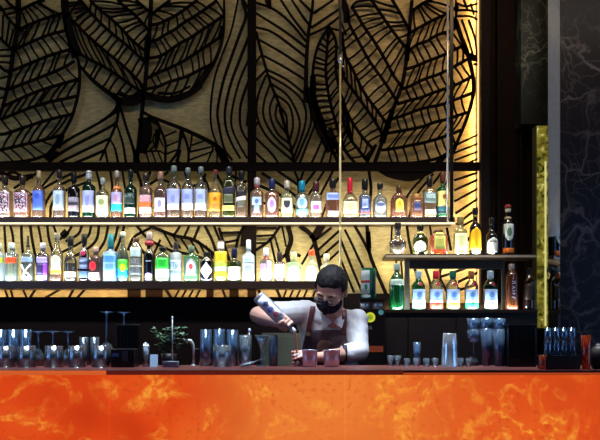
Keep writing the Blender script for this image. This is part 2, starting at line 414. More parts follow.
# leaf hanging at the lower left
st([(118, 112), (116.5, 122), (110.5, 137), (104.5, 150), (100, 160)], 3, 2)
st([(116.5, 111.5), (100, 122), (70, 138.5), (57, 147)], 2.2, 3); st([(116.5, 122), (107.5, 128), (70, 147.5), (50, 160)], 2.6, 3)
st([(110, 138), (90, 147.5), (60, 162)], 2.4, 2.8); st([(104.5, 150), (90, 156.5), (74, 163)], 2.6)
st([(120, 106), (125.5, 125), (131.5, 143), (135, 156)], 2.6, 3); st([(116.5, 124), (122.5, 143), (126, 163)], 2, 2.6)
st([(110.5, 140), (115, 149), (118, 163)], 2, 2.6); st([(105, 150), (107.5, 163)], 2.2); st([(119, 98), (118, 112)], 5, 4); st([(135, 150), (137, 165)], 4, 8)
NLEFT = len(STR)
# ---- second panel, from the post on
st([(313, -2), (312, 11), (308.5, 33), (306.5, 60), (306, 80), (305.5, 102)], 2.8, 5)
for l in ([(333, 0), (313.6, 12.7)], [(339, 9), (324, 19), (312, 27)], [(339, 17), (324, 28), (310, 34.5)], [(300, 0), (311, 11)], [(292, 0), (302, 15), (311, 27)], [(281, 0), (293, 18), (306, 35)],
          [(255, 2), (273.6, 9), (290, 22), (306, 41)], [(256, 13), (283, 30), (306, 47)], [(256, 27), (274, 33), (305, 56)], [(260, 40), (281, 52), (304, 67)],
          [(264.5, 56), (283, 66), (304, 79)], [(266, 69), (286, 79), (304, 93)]): st(l, 2.1, 2.6)
st([(256, 32), (262, 54.5), (268, 75), (272, 87), (279, 104), (286, 130), (292, 152), (293.5, 166)], 3.2, 2.6)
st([(268, 0), (270, 8)], 7, 3)
st([(256, 62), (262, 54)], 2); st([(256, 80), (266, 70)], 2.4)
for l in ([(275, 94), (270, 106), (271, 119), (278, 134), (289, 143)], [(275, 94), (289, 105), (293, 124), (289, 143)], [(270, 84), (264, 102), (264, 118), (274, 136), (291, 152)],
          [(272, 84), (288, 96), (299, 118), (298, 135), (291, 152)], [(266, 75), (258, 96), (257, 116), (268, 138), (292, 160)], [(268, 75), (291, 89), (304, 104), (305, 125), (293, 160)],
          [(277, 104), (276, 118), (287, 134)], [(277, 104), (286, 115), (287, 134)], [(255, 137), (272, 154), (280, 166)], [(255, 152), (270, 166)], [(255, 126), (258, 122)],
          [(309, 100), (311, 122), (302, 146), (294, 164)], [(317, 120), (308, 142), (299, 165)], [(323, 138), (313, 160), (310, 166)], [(328, 144), (320, 165)], [(332, 150), (329, 166)]): st(l, 2.2, 2.5)
st([(281, 112), (283, 124)], 1.6); st([(279, 110), (284, 126)], 1.2)
st([(286, 128), (289, 140)], 4, 2)
# narrow broken leaf in front of the brass rod
A_ = [(329, 26), (318, 46), (313, 70), (314, 95), (324, 130), (338, 162)]
Bm = [(329, 26), (327, 50), (326, 75), (331, 105), (344, 150)]
Cm = [(329, 26), (336, 42), (336, 70), (342, 100), (352, 140)]
for l in (A_, Bm, Cm): st(l, 2.8, 3.4)
band(A_, Bm, 20, .05, 1.9); band(Bm, Cm, 16, -.06, 1.8)
st([(308, 88), (318, 122), (332, 150)], 7, 12)
st([(313, 76), (314, 100), (324, 128)], 6, 7); st([(330, 128), (342, 160)], 4, 6)
for l in ([(339, 30), (329, 28)], [(345, 52), (336, 46)], [(336, 60), (345, 74)], [(340, 20), (346, 34)]): st(l, 2)
# third big leaf: left half
A0 = [(392, -1), (403, 18), (411, 33)]
A1 = [(371, -1), (383, 17), (390, 27), (399, 39), (408, 50)]
A2 = [(352, 7), (359, 18), (365, 28), (376, 44), (386, 61), (394, 76), (403, 88)]
A3 = [(348, 12), (350, 25), (359, 42), (369, 60), (381, 77), (390, 90), (398, 103)]
A4 = [(342, 32), (345, 54), (353, 70), (364, 92), (377, 110), (390, 128)]
A5 = [(338, 66), (347, 82), (361, 101), (373, 118), (384, 137)]
A6 = [(340, 92), (349, 116), (361, 135), (374, 150)]
A7 = [(342, 118), (350, 138), (358, 149), (368, 162)]
A8 = [(340, 134), (345, 150), (356, 164)]
rows([A0, A1, A2, A3, A4, A5, A6, A7, A8], [(0, 1, 5, -.3), (1, 2, 10, -.18), (2, 3, 9, -.02), (3, 4, 12, -.14), (4, 5, 9, .03), (5, 6, 9, -.14), (6, 7, 5, 0), (7, 8, 4, -.1)])
st([(371, -1), (356, 2), (352, 7)], 2.5); st([(342, 0), (346, 10), (346, 22)], 8, 5)
st([(412, 0), (409.5, 30), (406.5, 60), (402, 85), (394, 107), (384, 137), (375, 162)], 3.6, 4)
st([(392, 112), (382, 142)], 5, 7); st([(376, 145), (366, 160)], 3, 7); st([(408, 44), (407, 60)], 5)
B0 = [(413, 10), (425, 2), (432, 0)]
B1 = [(409, 33), (420, 27), (433, 20), (446, 14), (458, 6)]
B2 = [(408, 51), (418, 44), (427, 41), (437, 35), (452, 30), (459, 25)]
B3 = [(406, 69), (416, 66), (425, 62), (433, 59), (443, 55), (464, 45)]
B4 = [(402, 89), (410, 86), (418, 82), (427, 78), (439, 74), (455, 66), (471, 57)]
B5 = [(398, 104), (407, 101), (422, 97), (435, 92), (455, 85), (473, 76)]
B6 = [(392, 119), (407, 114), (417, 110), (428, 107), (443, 104), (472, 93)]
B7 = [(388, 133), (411, 129), (424, 126), (435, 122), (447, 119), (468, 112)]
B8 = [(382, 150), (402, 147), (411, 145), (422, 143), (443, 137), (461, 130)]
B9 = [(378, 163), (409, 163), (422, 161.5), (435, 159), (446, 154), (457, 143)]
rows([B0, B1, B2, B3, B4, B5, B6, B7, B8, B9], [(0, 1, 6, .1), (1, 2, 7, -.17), (2, 3, 7, .18), (3, 4, 9, -.12), (4, 5, 9, .15), (5, 6, 9, -.13), (6, 7, 9, .13), (7, 8, 9, -.13), (8, 9, 8, .12)])
st([(456, 20), (461, 36), (468, 54), (473, 76), (473.5, 93), (468, 115), (457, 143), (450, 160)], 4.5, 3)
st([(448, 12), (456, 26)], 6, 5); st([(462, 46), (470, 57)], 4, 5)
for l in ([(457, 3), (466, 6), (479, 3)], [(457, 10), (468, 10), (479, 12)], [(458, 16), (470, 16), (479, 20)], [(462, 20), (467, 34), (473, 54)], [(469, 20), (475, 38), (477, 55)],
          [(464, 0), (467, 8)], [(471, 4), (474, 14)], [(454, 146), (479, 134)], [(454, 153), (479, 143)], [(455, 160), (479, 151)], [(462, 166), (479, 158)], [(456, 22), (456, 0)]): st(l, 2.2, 1.8)
st([(470, 56), (479, 60)], 8, 4); st([(474, 64), (479, 64)], 2)
st([(446, 156), (438, 163)], 3, 6)
# ---- behind the upper shelf of bottles
low = [([(38, 172), (14, 188)], 2.4), ([(54, 171), (38, 190), (20, 200)], 2), ([(74, 172), (44, 188), (30, 202)], 2.4), ([(88, 173), (60, 185), (47, 200), (42, 217)], 2.4),
       ([(90, 181), (66, 190), (52, 203), (50, 217)], 2.4), ([(96, 170), (100, 190), (96, 217)], 2.2), ([(110, 170), (112, 190), (108, 217)], 2.2), ([(122, 170), (126, 195)], 2), ([(0, 180), (12, 172), (24, 178)], 3),
       ([(0, 172), (14, 178), (32, 176)], 5), ([(137, 171), (142, 190), (139, 217)], 3), ([(150, 172), (144, 190), (152, 217)], 2.4), ([(168, 172), (150, 184)], 2.4), ([(160, 178), (175, 188), (178, 217)], 2.4),
       ([(185, 172), (190, 190), (185, 217)], 3), ([(205, 174), (200, 200)], 2.4), ([(198, 171), (208, 186), (212, 217)], 2.4), ([(214, 170), (224, 190), (226, 217)], 3), ([(165, 205), (180, 200)], 2), ([(190, 186), (204, 184)], 2.5),
       ([(232, 176), (246, 182)], 3), ([(236, 171), (234, 200)], 2)]
for l, w_ in low: st(l, w_)
mid = [([(294, 170), (299, 181)], 2.4), ([(304, 170), (300, 181)], 2.4), ([(278, 171), (297, 184)], 2.6), ([(315, 171), (303, 187)], 2.6), ([(299, 180), (301, 217)], 4.5), ([(262, 173), (288, 190), (300, 200)], 2.8),
       ([(256, 184), (280, 195), (298, 210)], 3), ([(324, 171), (309, 194), (302, 204)], 2.4), ([(333, 171), (320, 196), (312, 217)], 2.4), ([(338, 178), (328, 200), (322, 217)], 2.2), ([(256, 200), (276, 208), (290, 217)], 2.4),
       ([(369, 171), (371, 190), (368, 217)], 3), ([(425, 175), (408, 195), (400, 217)], 2.4), ([(433, 174), (416, 196), (409, 217)], 2.4), ([(441, 173), (426, 195), (420, 217)], 2.4), ([(448, 180), (436, 196)], 2.4),
       ([(455, 180), (479, 172)], 2.4), ([(455, 190), (479, 179)], 2.4), ([(455, 201), (479, 188)], 2.4), ([(456, 213), (479, 198)], 2.6), ([(457, 224), (479, 207)], 2.6), ([(462, 226), (479, 217)], 2.2),
       # between the shelves
       ([(300, 226), (312, 236), (318, 256), (321, 270)], 4.5), ([(322, 225), (313, 239)], 8), ([(313, 245), (302, 264)], 2.4), ([(339, 231), (318, 250)], 2.6), ([(331, 228), (314, 241)], 2.6), ([(339, 241), (321, 257)], 2.6),
       ([(339, 251), (324, 265)], 2.4), ([(288, 226), (291, 240), (287, 254), (291, 268)], 5), ([(282, 226), (286, 246)], 2), ([(274, 234), (281, 258)], 2.2), ([(280, 226), (270, 240), (256, 250)], 2.8), ([(257, 236), (273, 235)], 2.2),
       ([(270, 238), (276, 264)], 2.4), ([(257, 228), (276, 228)], 2.4), ([(256, 243), (266, 243)], 2), ([(292, 252), (300, 256)], 3), ([(286, 254), (278, 262)], 3),
       ([(345, 230), (352, 244), (364, 270), (374, 292)], 2.4), ([(340, 238), (352, 268), (362, 292)], 2.6), ([(340, 258), (354, 292)], 2.4), ([(355, 226), (363, 240), (370, 254)], 3), ([(367, 226), (369, 244), (371, 258), (386, 294)], 3.6),
       ([(368, 232), (369, 248)], 5), ([(392, 226), (391, 252)], 1.8), ([(407, 226), (409, 240), (412, 254)], 2.6), ([(430, 226), (434, 252)], 2), ([(447, 228), (451, 250)], 2.4), ([(458, 250), (479, 228)], 3), ([(470, 252), (479, 240)], 3),
       ([(412, 262), (418, 278), (422, 300)], 2.6), ([(423, 262), (430, 282), (432, 300)], 2.6), ([(436, 258), (437, 268)], 2), ([(444, 262), (440, 277), (452, 300)], 2.8), ([(440, 277), (469, 267), (479, 262)], 2.8), ([(456, 283), (479, 272)], 2.8), ([(452, 292), (479, 284)], 2.6),
       ([(396, 258), (398, 276)], 1.8), ([(401, 258), (404, 300)], 2),
       # strip under the lower shelf
       ([(258, 288), (262, 299)], 3), ([(276, 288), (281, 299)], 3), ([(287, 288), (283, 299)], 2), ([(294, 288), (289, 299)], 2), ([(301, 288), (296, 299)], 2), ([(308, 288), (303, 299)], 2), ([(316, 288), (312, 299)], 2.6)]
for l, w_ in mid: st(l, w_)
left2 = [([(4, 225), (6, 262), (4, 281)], 2.2), ([(10, 225), (13, 240), (14, 275)], 2.2), ([(21, 225), (22, 246), (26, 278)], 2.6), ([(30, 225), (32, 240), (38, 270)], 2.6), ([(38, 225), (42, 246), (49, 276)], 2.2), ([(47, 225), (49, 240), (56, 262)], 2.4),
         ([(53, 225), (58, 238)], 2.2), ([(62, 232), (66, 236)], 8), ([(72, 225), (68, 232), (60, 239)], 2.4), ([(82, 225), (78, 234), (66, 241)], 2.4), ([(91, 225), (88, 236), (76, 245), (60, 253)], 2.4),
         ([(99, 225), (96, 240), (84, 251), (66, 260)], 2.6), ([(108, 225), (104, 242), (92, 258), (78, 270)], 2.4), ([(118, 225), (114, 240), (104, 256), (94, 270)], 2.4), ([(124, 226), (120, 240), (112, 258)], 2.6),
         ([(150, 228), (134, 237), (128, 250)], 2.6), ([(136, 225), (150, 240), (178, 254)], 2.8), ([(150, 226), (165, 232), (176, 236), (194, 240), (214, 254), (222, 262)], 3.4), ([(163, 231), (172, 247)], 2.2), ([(172, 234), (180, 248)], 2.2),
         ([(180, 237), (190, 252)], 2.2), ([(190, 239), (198, 253)], 2.2), ([(198, 241), (206, 256)], 2.2), ([(206, 246), (213, 258)], 2.2), ([(178, 252), (196, 256), (212, 262)], 3), ([(180, 226), (174, 235)], 2.2), ([(189, 226), (184, 237)], 2.2),
         ([(199, 226), (194, 239)], 2.6), ([(205, 226), (212, 240), (216, 252)], 3), ([(214, 226), (222, 246)], 2.6), ([(244, 226), (238, 238), (234, 262)], 3), ([(220, 233), (241, 232)], 2.4), ([(222, 243), (238, 240)], 2.4), ([(219, 228), (224, 244), (230, 262)], 3),
         ([(246, 226), (244, 246)], 8), ([(160, 240), (150, 262)], 2.2), ([(140, 248), (150, 260)], 3),
         ([(4, 288), (8, 299)], 2), ([(10, 288), (13, 299)], 2), ([(22, 288), (27, 299)], 2), ([(36, 288), (29, 299)], 2.4), ([(62, 288), (45, 298)], 2.4), ([(74, 288), (68, 299)], 2.4), ([(86, 288), (76, 299)], 2.4), ([(128, 293), (140, 293)], 9),
         ([(146, 293), (162, 293)], 9), ([(166, 290), (172, 299)], 3), ([(180, 288), (174, 299)], 2), ([(187, 288), (181, 299)], 2), ([(194, 288), (188, 299)], 2), ([(201, 288), (195, 299)], 2), ([(207, 293), (213, 293)], 9), ([(222, 288), (226, 299)], 2.4), ([(230, 293), (238, 293)], 9)]
NMID = len(STR)
for l, w_ in left2: st(l, w_)

def build_strokes(bm, strokes):
    k = DS / F; th = 0.008
    for pl, w0, w1 in strokes:
        n = len(pl); fr = []; bk = []
        for i, (x, y) in enumerate(pl):
            a = pl[max(0, i - 1)]; b_ = pl[min(n - 1, i + 1)]
            dx, dy = b_[0] - a[0], b_[1] - a[1]; l = math.hypot(dx, dy) or 1
            wd = (w0 + (w1 - w0) * i / (n - 1)) / 2
            ex = 0.0
            if i == 0: ex = -0.6
            if i == n - 1: ex = 0.6
            cx, cy = x + dx / l * ex, y + dy / l * ex
            for sgn in (1, -1):
                X, Y = cx - dy / l * wd * sgn, cy + dx / l * wd * sgn
                X = min(X, 480.5); 
                fr.append(bm.verts.new(((X - 300) * k, DS, CZ + (HR - Y) * k)))
                bk.append(bm.verts.new(((X - 300) * k, DS + th, CZ + (HR - Y) * k)))
        for i in range(n - 1):
            a, b_, c, d = 2 * i, 2 * i + 1, 2 * i + 3, 2 * i + 2
            bm.faces.new((fr[a], fr[b_], fr[c], fr[d])); bm.faces.new((bk[d], bk[c], bk[b_], bk[a]))
            bm.faces.new((fr[a], fr[d], bk[d], bk[a])); bm.faces.new((fr[b_], bk[b_], bk[c], fr[c]))
        bm.faces.new((fr[0], bk[0], bk[1], fr[1])); bm.faces.new((fr[-2], fr[-1], bk[-1], bk[-2]))
scr = pbr('burnt_brown_cut_metal', '0f0806', 0.9, 0.0, spec=.08)
t = thing('leaf_screen', 'dark laser-cut leaf pattern screen in front of the lit golden wall', 'screen')
bm = bmesh.new(); build_strokes(bm, STR[:NLEFT] + [s for s in STR[NLEFT:NMID] if max(p[0] for p in s[0]) < 250] + STR[NMID:])
# plain veins carry the leaf pattern on outside the frame
ext = []
for i in range(9):
    x = -12 - i * 34
    ext.append((crom([(x, 300), (x + 10, 200), (x - 8, 100), (x + 12, -40)]), 2.6, 2.4))
    for j in range(12):
        y = -20 + j * 27
        ext.append((crom([(x + 2, y), (x - 16, y - 10), (x - 30, y - 22)]), 1.8, 1.4))
build_strokes(bm, ext)
obj('leaf_panel', bm, scr, t)
bm = bmesh.new(); build_strokes(bm, [s for s in STR[NLEFT:NMID] if max(p[0] for p in s[0]) >= 250])
obj('leaf_panel', bm, scr, t); bm = bmesh.new()
# the solid hill of metal behind the upper shelf
k = DS / F
hill = crom([(376, 170), (388, 177), (400, 180), (412, 181), (424, 177), (438, 170)])
pv = [bm.verts.new(((x - 300) * k, DS - 0.0005, CZ + (HR - y) * k)) for x, y in hill]; pw = [bm.verts.new((v.co.x, DS + 0.008, v.co.z)) for v in pv]
bm.faces.new(pv); bm.faces.new(pw[::-1])
for i in range(len(pv)):
    j = (i + 1) % len(pv); bm.faces.new((pv[i], pw[i], pw[j], pv[j]))
obj('solid_leaf', bm, scr, t)
bm = bmesh.new()
box(bm, P(247.5, 0, DS).x, P(256, 0, DS).x, DS - 0.004, DS + 0.03, P(0, 300, DS).z, 3.70)
obj('post', bm, scr, t)
bm = bmesh.new()
box(bm, -3.1, P(480, 0, DS).x, DS - 0.012, DS + 0.012, P(0, 171, DS).z, P(0, 162.5, DS).z)
obj('rail', bm, scr, t)
bm = bmesh.new()
box(bm, -3.1, P(480, 0, DS).x, DS - 0.004, DS + 0.012, 3.66, 3.70)
obj('top_rail', bm, scr, t)
# golden lamps hidden behind the screen: the upright light channel at its end
bm = bmesh.new(); box(bm, P(477.6, 0, DS).x, P(479.2, 0, DS).x, DS - 0.001, DS + 0.02, 1.42, 3.6)
obj('light_channel', bm, glow('amber_channel', 'ffc47a', 1.6), t)
l = area('screen_edge_lamp', (P(477, 0, DS).x, DS + 0.026, 2.5), (P(440, 0, DS).x, DB, 2.5), 0.03, 2.2, 7.5, (1.0, 0.56, 0.20))
# ================================================================== SHELVES
dark_metal = pbr('dark_bronze_shelf', '30211a', 0.4, 0.0, bscale=8, vary=0.4)
brass = pbr('warm_polished_brass', 'e8d6a0', 0.3, 0.35)
steel = pbr('brushed_steel', 'c3c8d0', 0.25, 0.6, bscale=40)
def led(name, x0, x1, y, z, target_dy, target_dz, power, color, wd=0.012):
    c = Vector(((x0 + x1) / 2, y, z))
    return area(name, c, c + Vector((0, target_dy, target_dz)), x1 - x0, wd, power, color)
ZU = P(0, 217, 4.40).z; ZUB = P(0, 222.4, 4.40).z
ZL = P(0, 281, 4.40).z; ZLB = P(0, 288.6, 4.40).z
XE = P(455, 0, 4.40).x; XM = P(341.5, 0, 4.40).x
t = thing('bottle_shelf', 'long dark upper bottle shelf with a bright light strip under its front edge', 'shelf', group=None)
bm = bmesh.new(); box(bm, -3.1, XE, 4.40, 4.545, ZUB, ZU, 0.002); obj('board', bm, dark_metal, t)
bm = bmesh.new(); box(bm, -3.1, XE, 4.401, 4.418, ZUB - 0.0085, ZUB); obj('light_strip', bm, glow('shelf_strip', 'fff3c4', 1.5), t)
t = thing('bottle_shelf', 'dark lower bottle shelf that ends at the brass rod behind the bartender', 'shelf')
bm = bmesh.new(); box(bm, -3.1, XM, 4.40, 4.545, ZLB, ZL, 0.003); obj('board', bm, dark_metal, t)
# light strips on the shelf tops, shining up through the bottles, and below
led('upper_shelf_strip_lamp', -3.0, XE - 0.02, 4.408, ZU + 0.004, 0.55, 1.0, 8.2, (1.0, 0.93, 0.86))
led('upper_shelf_back_lamp', -3.0, XE + 0.12, 4.535, ZU + 0.006, 0.35, 1.0, 8.5, (1.0, 0.84, 0.50))
led('upper_shelf_under_lamp', -3.0, XE, 4.425, ZUB - 0.004, 0.55, -1.0, 11.2, (1.0, 0.93, 0.68), 0.014)
led('lower_shelf_strip_lamp', -3.0, XM - 0.02, 4.408, ZL + 0.004, 0.55, 1.0, 9.5, (0.88, 0.97, 1.0))
led('lower_shelf_back_lamp', -3.0, XM, 4.535, ZL + 0.006, 0.35, 1.0, 4.5, (1.0, 0.93, 0.66))
led('lower_shelf_bright_lamp', P(248, 0, 4.4).x, P(338, 0, 4.4).x, 4.53, ZL + 0.008, 0.1, 1.0, 1.5, (1.0, 0.95, 0.74))
led('wall_low_strip_lamp', -3.0, P(320, 0, 4.4).x, 4.535, ZLB - 0.006, 0.5, -1.0, 4.2, (1.0, 0.62, 0.28), 0.01)
# rods that carry the shelves
t = thing('hanging_rod', 'bright brass rod from ceiling to lower shelf with a small coupling', 'rod')
xr = P(340.2, 0, 4.385).x
bm = bmesh.new(); tube(bm, [(xr, 4.385, P(0, 288, 4.385).z), (xr, 4.385, P(0, 60, 4.385).z)], 0.0065, 12); obj('rod', bm, brass, t, True)
bm = bmesh.new(); tube(bm, [(xr, 4.385, P(0, 60, 4.385).z), (xr, 4.385, 3.745)], 0.0085, 12); obj('upper_rod', bm, pbr('dull_dark_steel', '3c352c', 0.4, 0.8), t, True)
bm = bmesh.new(); lathe(bm, [(0, .009), (.004, .012), (.03, .012), (.036, .009), (.05, .009)], 16, loc=(xr, 4.385, P(0, 63, 4.385).z))
tube(bm, [(xr, 4.385, P(0, 66, 4.385).z), (xr + .02, 4.385, P(0, 66, 4.385).z)], .004, 8); obj('coupling', bm, steel, t, True)
t = thing('hanging_rod', 'twin steel rods holding the end of the upper shelf', 'rod')
bm = bmesh.new(); x = P(447.7, 0, 4.385).x; tube(bm, [(x, 4.385, ZUB), (x, 4.385, 3.745)], 0.0065, 12); obj('rod', bm, steel, t, True)
bm = bmesh.new(); x = P(451.6, 0, 4.385).x; box(bm, x - .010, x + .010, 4.378, 4.398, ZUB, 3.745, .002); obj('flat_bar', bm, pbr('black_steel_bar', '16130f', .3, .6), t)
# short shelves beyond the rods
ZR = P(0, 254, 4.34).z; XR0, XR1 = P(386, 0, 4.34).x, P(536, 0, 4.34).x
pale_edge = pbr('pale_stone_edge', 'b9a98c', 0.35)
t = thing('bottle_shelf', 'short middle shelf with pale edge, holding seven bottles beside the twin rods', 'shelf')
bm = bmesh.new(); box(bm, XR0, XR1, 4.34, 4.53, P(0, 258, 4.34).z, ZR, .002); obj('board', bm, dark_metal, t)
bm = bmesh.new(); box(bm, XR0, XR1, 4.336, 4.34, P(0, 257.4, 4.34).z, P(0, 255.2, 4.34).z); obj('edge_strip', bm, pale_edge, t)
led('short_shelf_lamp', XR0 + .02, XR1 - .25, 4.348, ZR + .004, .55, 1.0, 4.5, (1.0, .93, .70))
led('short_shelf_under_lamp', XR0 + .02, XR1 - .3, 4.505, P(0, 258, 4.34).z - .006, .6, -1.0, 2.6, (1.0, .86, .52))
ZB_ = P(0, 309.5, 4.30).z; XB0, XB1 = P(384, 0, 4.30).x, P(538, 0, 4.30).x
cab = pbr('dark_walnut_cabinet', '1e110d', .6, bscale=12, vary=.5)
t = thing('back_cabinet', 'dark low cabinet under the row of gin bottles', 'cabinet')
bm = bmesh.new(); box(bm, XB0, XB1, 4.315, 4.485, 0, ZB_ - .02); obj('body', bm, cab, t)
bm = bmesh.new(); box(bm, XB0 - .01, XB1, 4.30, 4.485, ZB_ - .02, ZB_, .003); obj('top', bm, dark_metal, t)
for a_, b2 in ((386, 407), (408.5, 455), (456.5, 500)):
    bm = bmesh.new(); box(bm, P(a_, 0, 4.3).x, P(b2, 0, 4.3).x, 4.300, 4.3149, .75, P(0, 318, 4.3).z, .003); d_ = obj('door', bm, cab, t)
led('cabinet_top_lamp', XB0 + .03, XB1 - .1, 4.308, ZB_ + .004, .55, 1.0, 3.0, (.90, .95, 1.0))
led('cabinet_back_lamp', XB0 + .03, XB1 - .1, 4.48, ZB_ + .006, .3, 1.0, 1.6, (1.0, .80, .42))
# open steel frame between cabinet and short shelf
fm = pbr('grey_steel_frame', '3c3e40', .6, .2)
t = thing('shelf_frame', 'grey steel frame standing on the cabinet round the gin bottles', 'frame')
bm = bmesh.new(); box(bm, P(404.5, 0, 4.47).x, P(409.5, 0, 4.47).x, 4.455, 4.480, ZB_ + .0005, P(0, 258, 4.34).z - .001, .002); obj('upright', bm, pbr('pale_steel_upright', '77776c', .5, .2), t)
bm = bmesh.new(); box(bm, P(501.5, 0, 4.47).x, P(504, 0, 4.47).x, 4.455, 4.480, ZB_ + .0005, P(0, 258, 4.34).z - .001, .002); obj('upright', bm, fm, t)
bm = bmesh.new(); box(bm, P(409.5, 0, 4.47).x, P(501.5, 0, 4.47).x, 4.458, 4.478, P(0, 269, 4.47).z, P(0, 258, 4.34).z - .001, .001); obj('crossbar', bm, pbr('dark_grey_crossbar', '24272a', .7, .1), t)

# ================================================================== BOTTLES
CLEAR = glass('clear_glass', 'e8eae0', .08, gloss=1.3)
GREEN = glass('bottle_green_glass', '2c8a4a', .30, bodycol='2a9a50')
DKGREEN = glass('dark_green_glass', '123c22', .55, bodycol='14402a')
PALEGREEN = glass('pale_green_glass', 'a8e0b8', .25, bodycol='a0e0b4')
BLACKG = glass('black_glass', '15131a', .85, bodycol='15131a')
OLIVE = glass('olive_glass', '3c441c', .55, bodycol='4a5424')
FROST = glass('frosted_glass', 'd8ecf4', .55, rough=.3, bodycol='d4ecf8')
def liq(c, body=.45):
    v = [int(c[i:i + 2], 16) for i in (0, 2, 4)]
    thin = ''.join('%02x' % int(x + (255 - x) * .5) for x in v); rich = ''.join('%02x' % min(255, int(x * 1.12)) for x in v)
    return glass('liquid_' + c + str(body), thin, body, gloss=.25, bodycol=rich)
def lab(c, r=.5):
    if c.startswith('MOTTLE'): return mottled(c[6:])
    return pbr('paper_' + c, c, r, bscale=300, vary=.03)
def metal_cap(c): return pbr('cap_' + c, c, .3, .2)
# pen strokes of the few marks that can be read
GLYPH = {
 'K': [[(-.75, .92), (-.2, .5)], [(.75, .95), (.3, .75), (-.3, .35), (-.7, .05)], [(-.72, .8), (-.1, .45), (.3, .38), (.7, .08)], [(-.72, .08), (-.3, .22), (.1, .12)]],
 'Tu': [[(-.65, .85), (-.05, .85)], [(-.35, .85), (-.35, .15)], [(.12, .6), (.12, .25), (.3, .15), (.55, .25)], [(.55, .6), (.55, .15)]],
 'lines': [[(-.6, .85), (.6, .85)], [(-.45, .68), (.45, .68)], [(-.6, .45), (.6, .45)], [(-.5, .3), (.5, .3)], [(-.35, .15), (.35, .15)]],
 'name': [[(-.7, .2), (-.7, .8), (-.45, .5), (-.45, .2)], [(-.25, .2), (-.2, .8), (.0, .8), (.0, .2)], [(.2, .2), (.2, .8), (.45, .8)], [(.6, .8), (.6, .2), (.8, .2)]],
 'crest': [[(-.5, .9), (-.5, .4), (0, .1), (.5, .4), (.5, .9), (-.5, .9)], [(0, .8), (0, .35)], [(-.3, .6), (.3, .6)]],
 'upright': [[(-.6, .98), (.6, .98)], [(0, .92), (0, .8), (-.5, .8)], [(-.5, .7), (.5, .7), (.5, .62), (-.5, .62)], [(-.5, .52), (.5, .47), (-.5, .42)], [(-.5, .34), (.5, .34)], [(-.5, .25), (.5, .25), (0, .18)], [(-.5, .1), (.5, .1), (.5, .02)]],
}
def section(r, n, dep, ang):
    x, y = sq(ang, n); return x * r, y * r * dep
class Bot:
    """profile of a bottle in metres above its base"""
    def __init__(s, prof, n, dep): s.prof, s.n, s.dep = prof, n, dep
    def r(s, z):
        p = s.prof
        for (z0, r0), (z1, r1) in zip(p, p[1:]):
            if z0 <= z <= z1: return r0 + (r1 - r0) * (z - z0) / max(1e-9, z1 - z0)
        return p[-1][1]
    def pt(s, u, z, off):
        """u in -1..1 across the visible front"""
        ang = -PI / 2 + u * PI / 2 * .98
        r = s.r(z); x, y = section(r, s.n, s.dep, ang)
        l = math.hypot(x, y) or 1
        return Vector((x + x / l * off, y + y / l * off, z))
def front_u(x):  # share of half the width -> angle share
    return math.asin(max(-1, min(1, x))) / (PI / 2)
def patch(bot, z0, z1, wf, shape='rect', cx=0.0, off=.0012, skew=0):
    bm = bmesh.new(); nu, nv = 8, (8 if shape != 'rect' else 4)
    grid = []
    for layer in (off, off - .0008):
        g = []
        for j in range(nv + 1):
            v = j / nv
            f = {'rect': 1, 'oval': math.sqrt(max(.02, 1 - (2 * v - 1) ** 2)), 'diamond': max(.04, 1 - abs(2 * v - 1)), 'taper': .82 + .18 * v,
                 'arch': 1 if v < .6 else math.sqrt(max(.02, 1 - ((v - .6) / .4) ** 2)), 'shield': 1 if v > .45 else .25 + .75 * math.sqrt(v / .45), 'flare': 1 - .35 * v}[shape]
            row = []
            for i in range(nu + 1):
                x = (2 * i / nu - 1) * wf * f + cx
                if bot.n > 2.5: u = max(-1, min(1, x)); 
                z = z0 + (z1 - z0) * v + skew * (2 * i / nu - 1)
                if bot.n > 2.5:
                    ang = -PI / 2 + math.atan2(max(-1, min(1, x)), bot.dep)
                    r = bot.r(z); X, Y = section(r, bot.n, bot.dep, ang)
                    # superellipse bearings are not true ones: fall back on the front face
                    X = max(-.97, min(.97, x)) * r; Y = -r * bot.dep * (max(0, 1 - abs(X / r) ** bot.n)) ** (1 / bot.n)
                    row.append(bm.verts.new((X, Y - layer, z)))
                else: row.append(bm.verts.new(bot.pt(front_u(x), z, layer)))
            g.append(row)
        grid.append(g)
    a, c = grid
    for j in range(nv):
        for i in range(nu):
            bm.faces.new((a[j][i], a[j][i + 1], a[j + 1][i + 1], a[j + 1][i])); bm.faces.new((c[j + 1][i], c[j + 1][i + 1], c[j][i + 1], c[j][i]))
    rim = [(0, i) for i in range(nu + 1)] + [(j, nu) for j in range(1, nv + 1)] + [(nv, i) for i in range(nu - 1, -1, -1)] + [(j, 0) for j in range(nv - 1, 0, -1)]
    for (j0, i0), (j1, i1) in zip(rim, rim[1:] + rim[:1]):
        bm.faces.new((a[j0][i0], c[j0][i0], c[j1][i1], a[j1][i1]))
    return bm
def glyphs(bot, z0, z1, wf, key, cx=0.0, pen=.0012):
    bm = bmesh.new()
    for pl in GLYPH[key]:
        pts = []
        for a, b_ in zip(pl, pl[1:]):
            for k in range(4): pts.append((a[0] + (b_[0] - a[0]) * k / 4, a[1] + (b_[1] - a[1]) * k / 4))
        pts.append(pl[-1]); q = []
        for u, v in pts:
            x = u * wf + cx; z = z0 + (z1 - z0) * v
            if bot.n > 2.5:
                r = bot.r(z); X = max(-.97, min(.97, x)) * r
                q.append(Vector((X, -r * bot.dep * (max(0, 1 - abs(X / r) ** bot.n)) ** (1 / bot.n) - .0022, z)))
            else: q.append(bot.pt(front_u(x), z, .0022))
        tube(bm, q, pen, 6)
    return bm
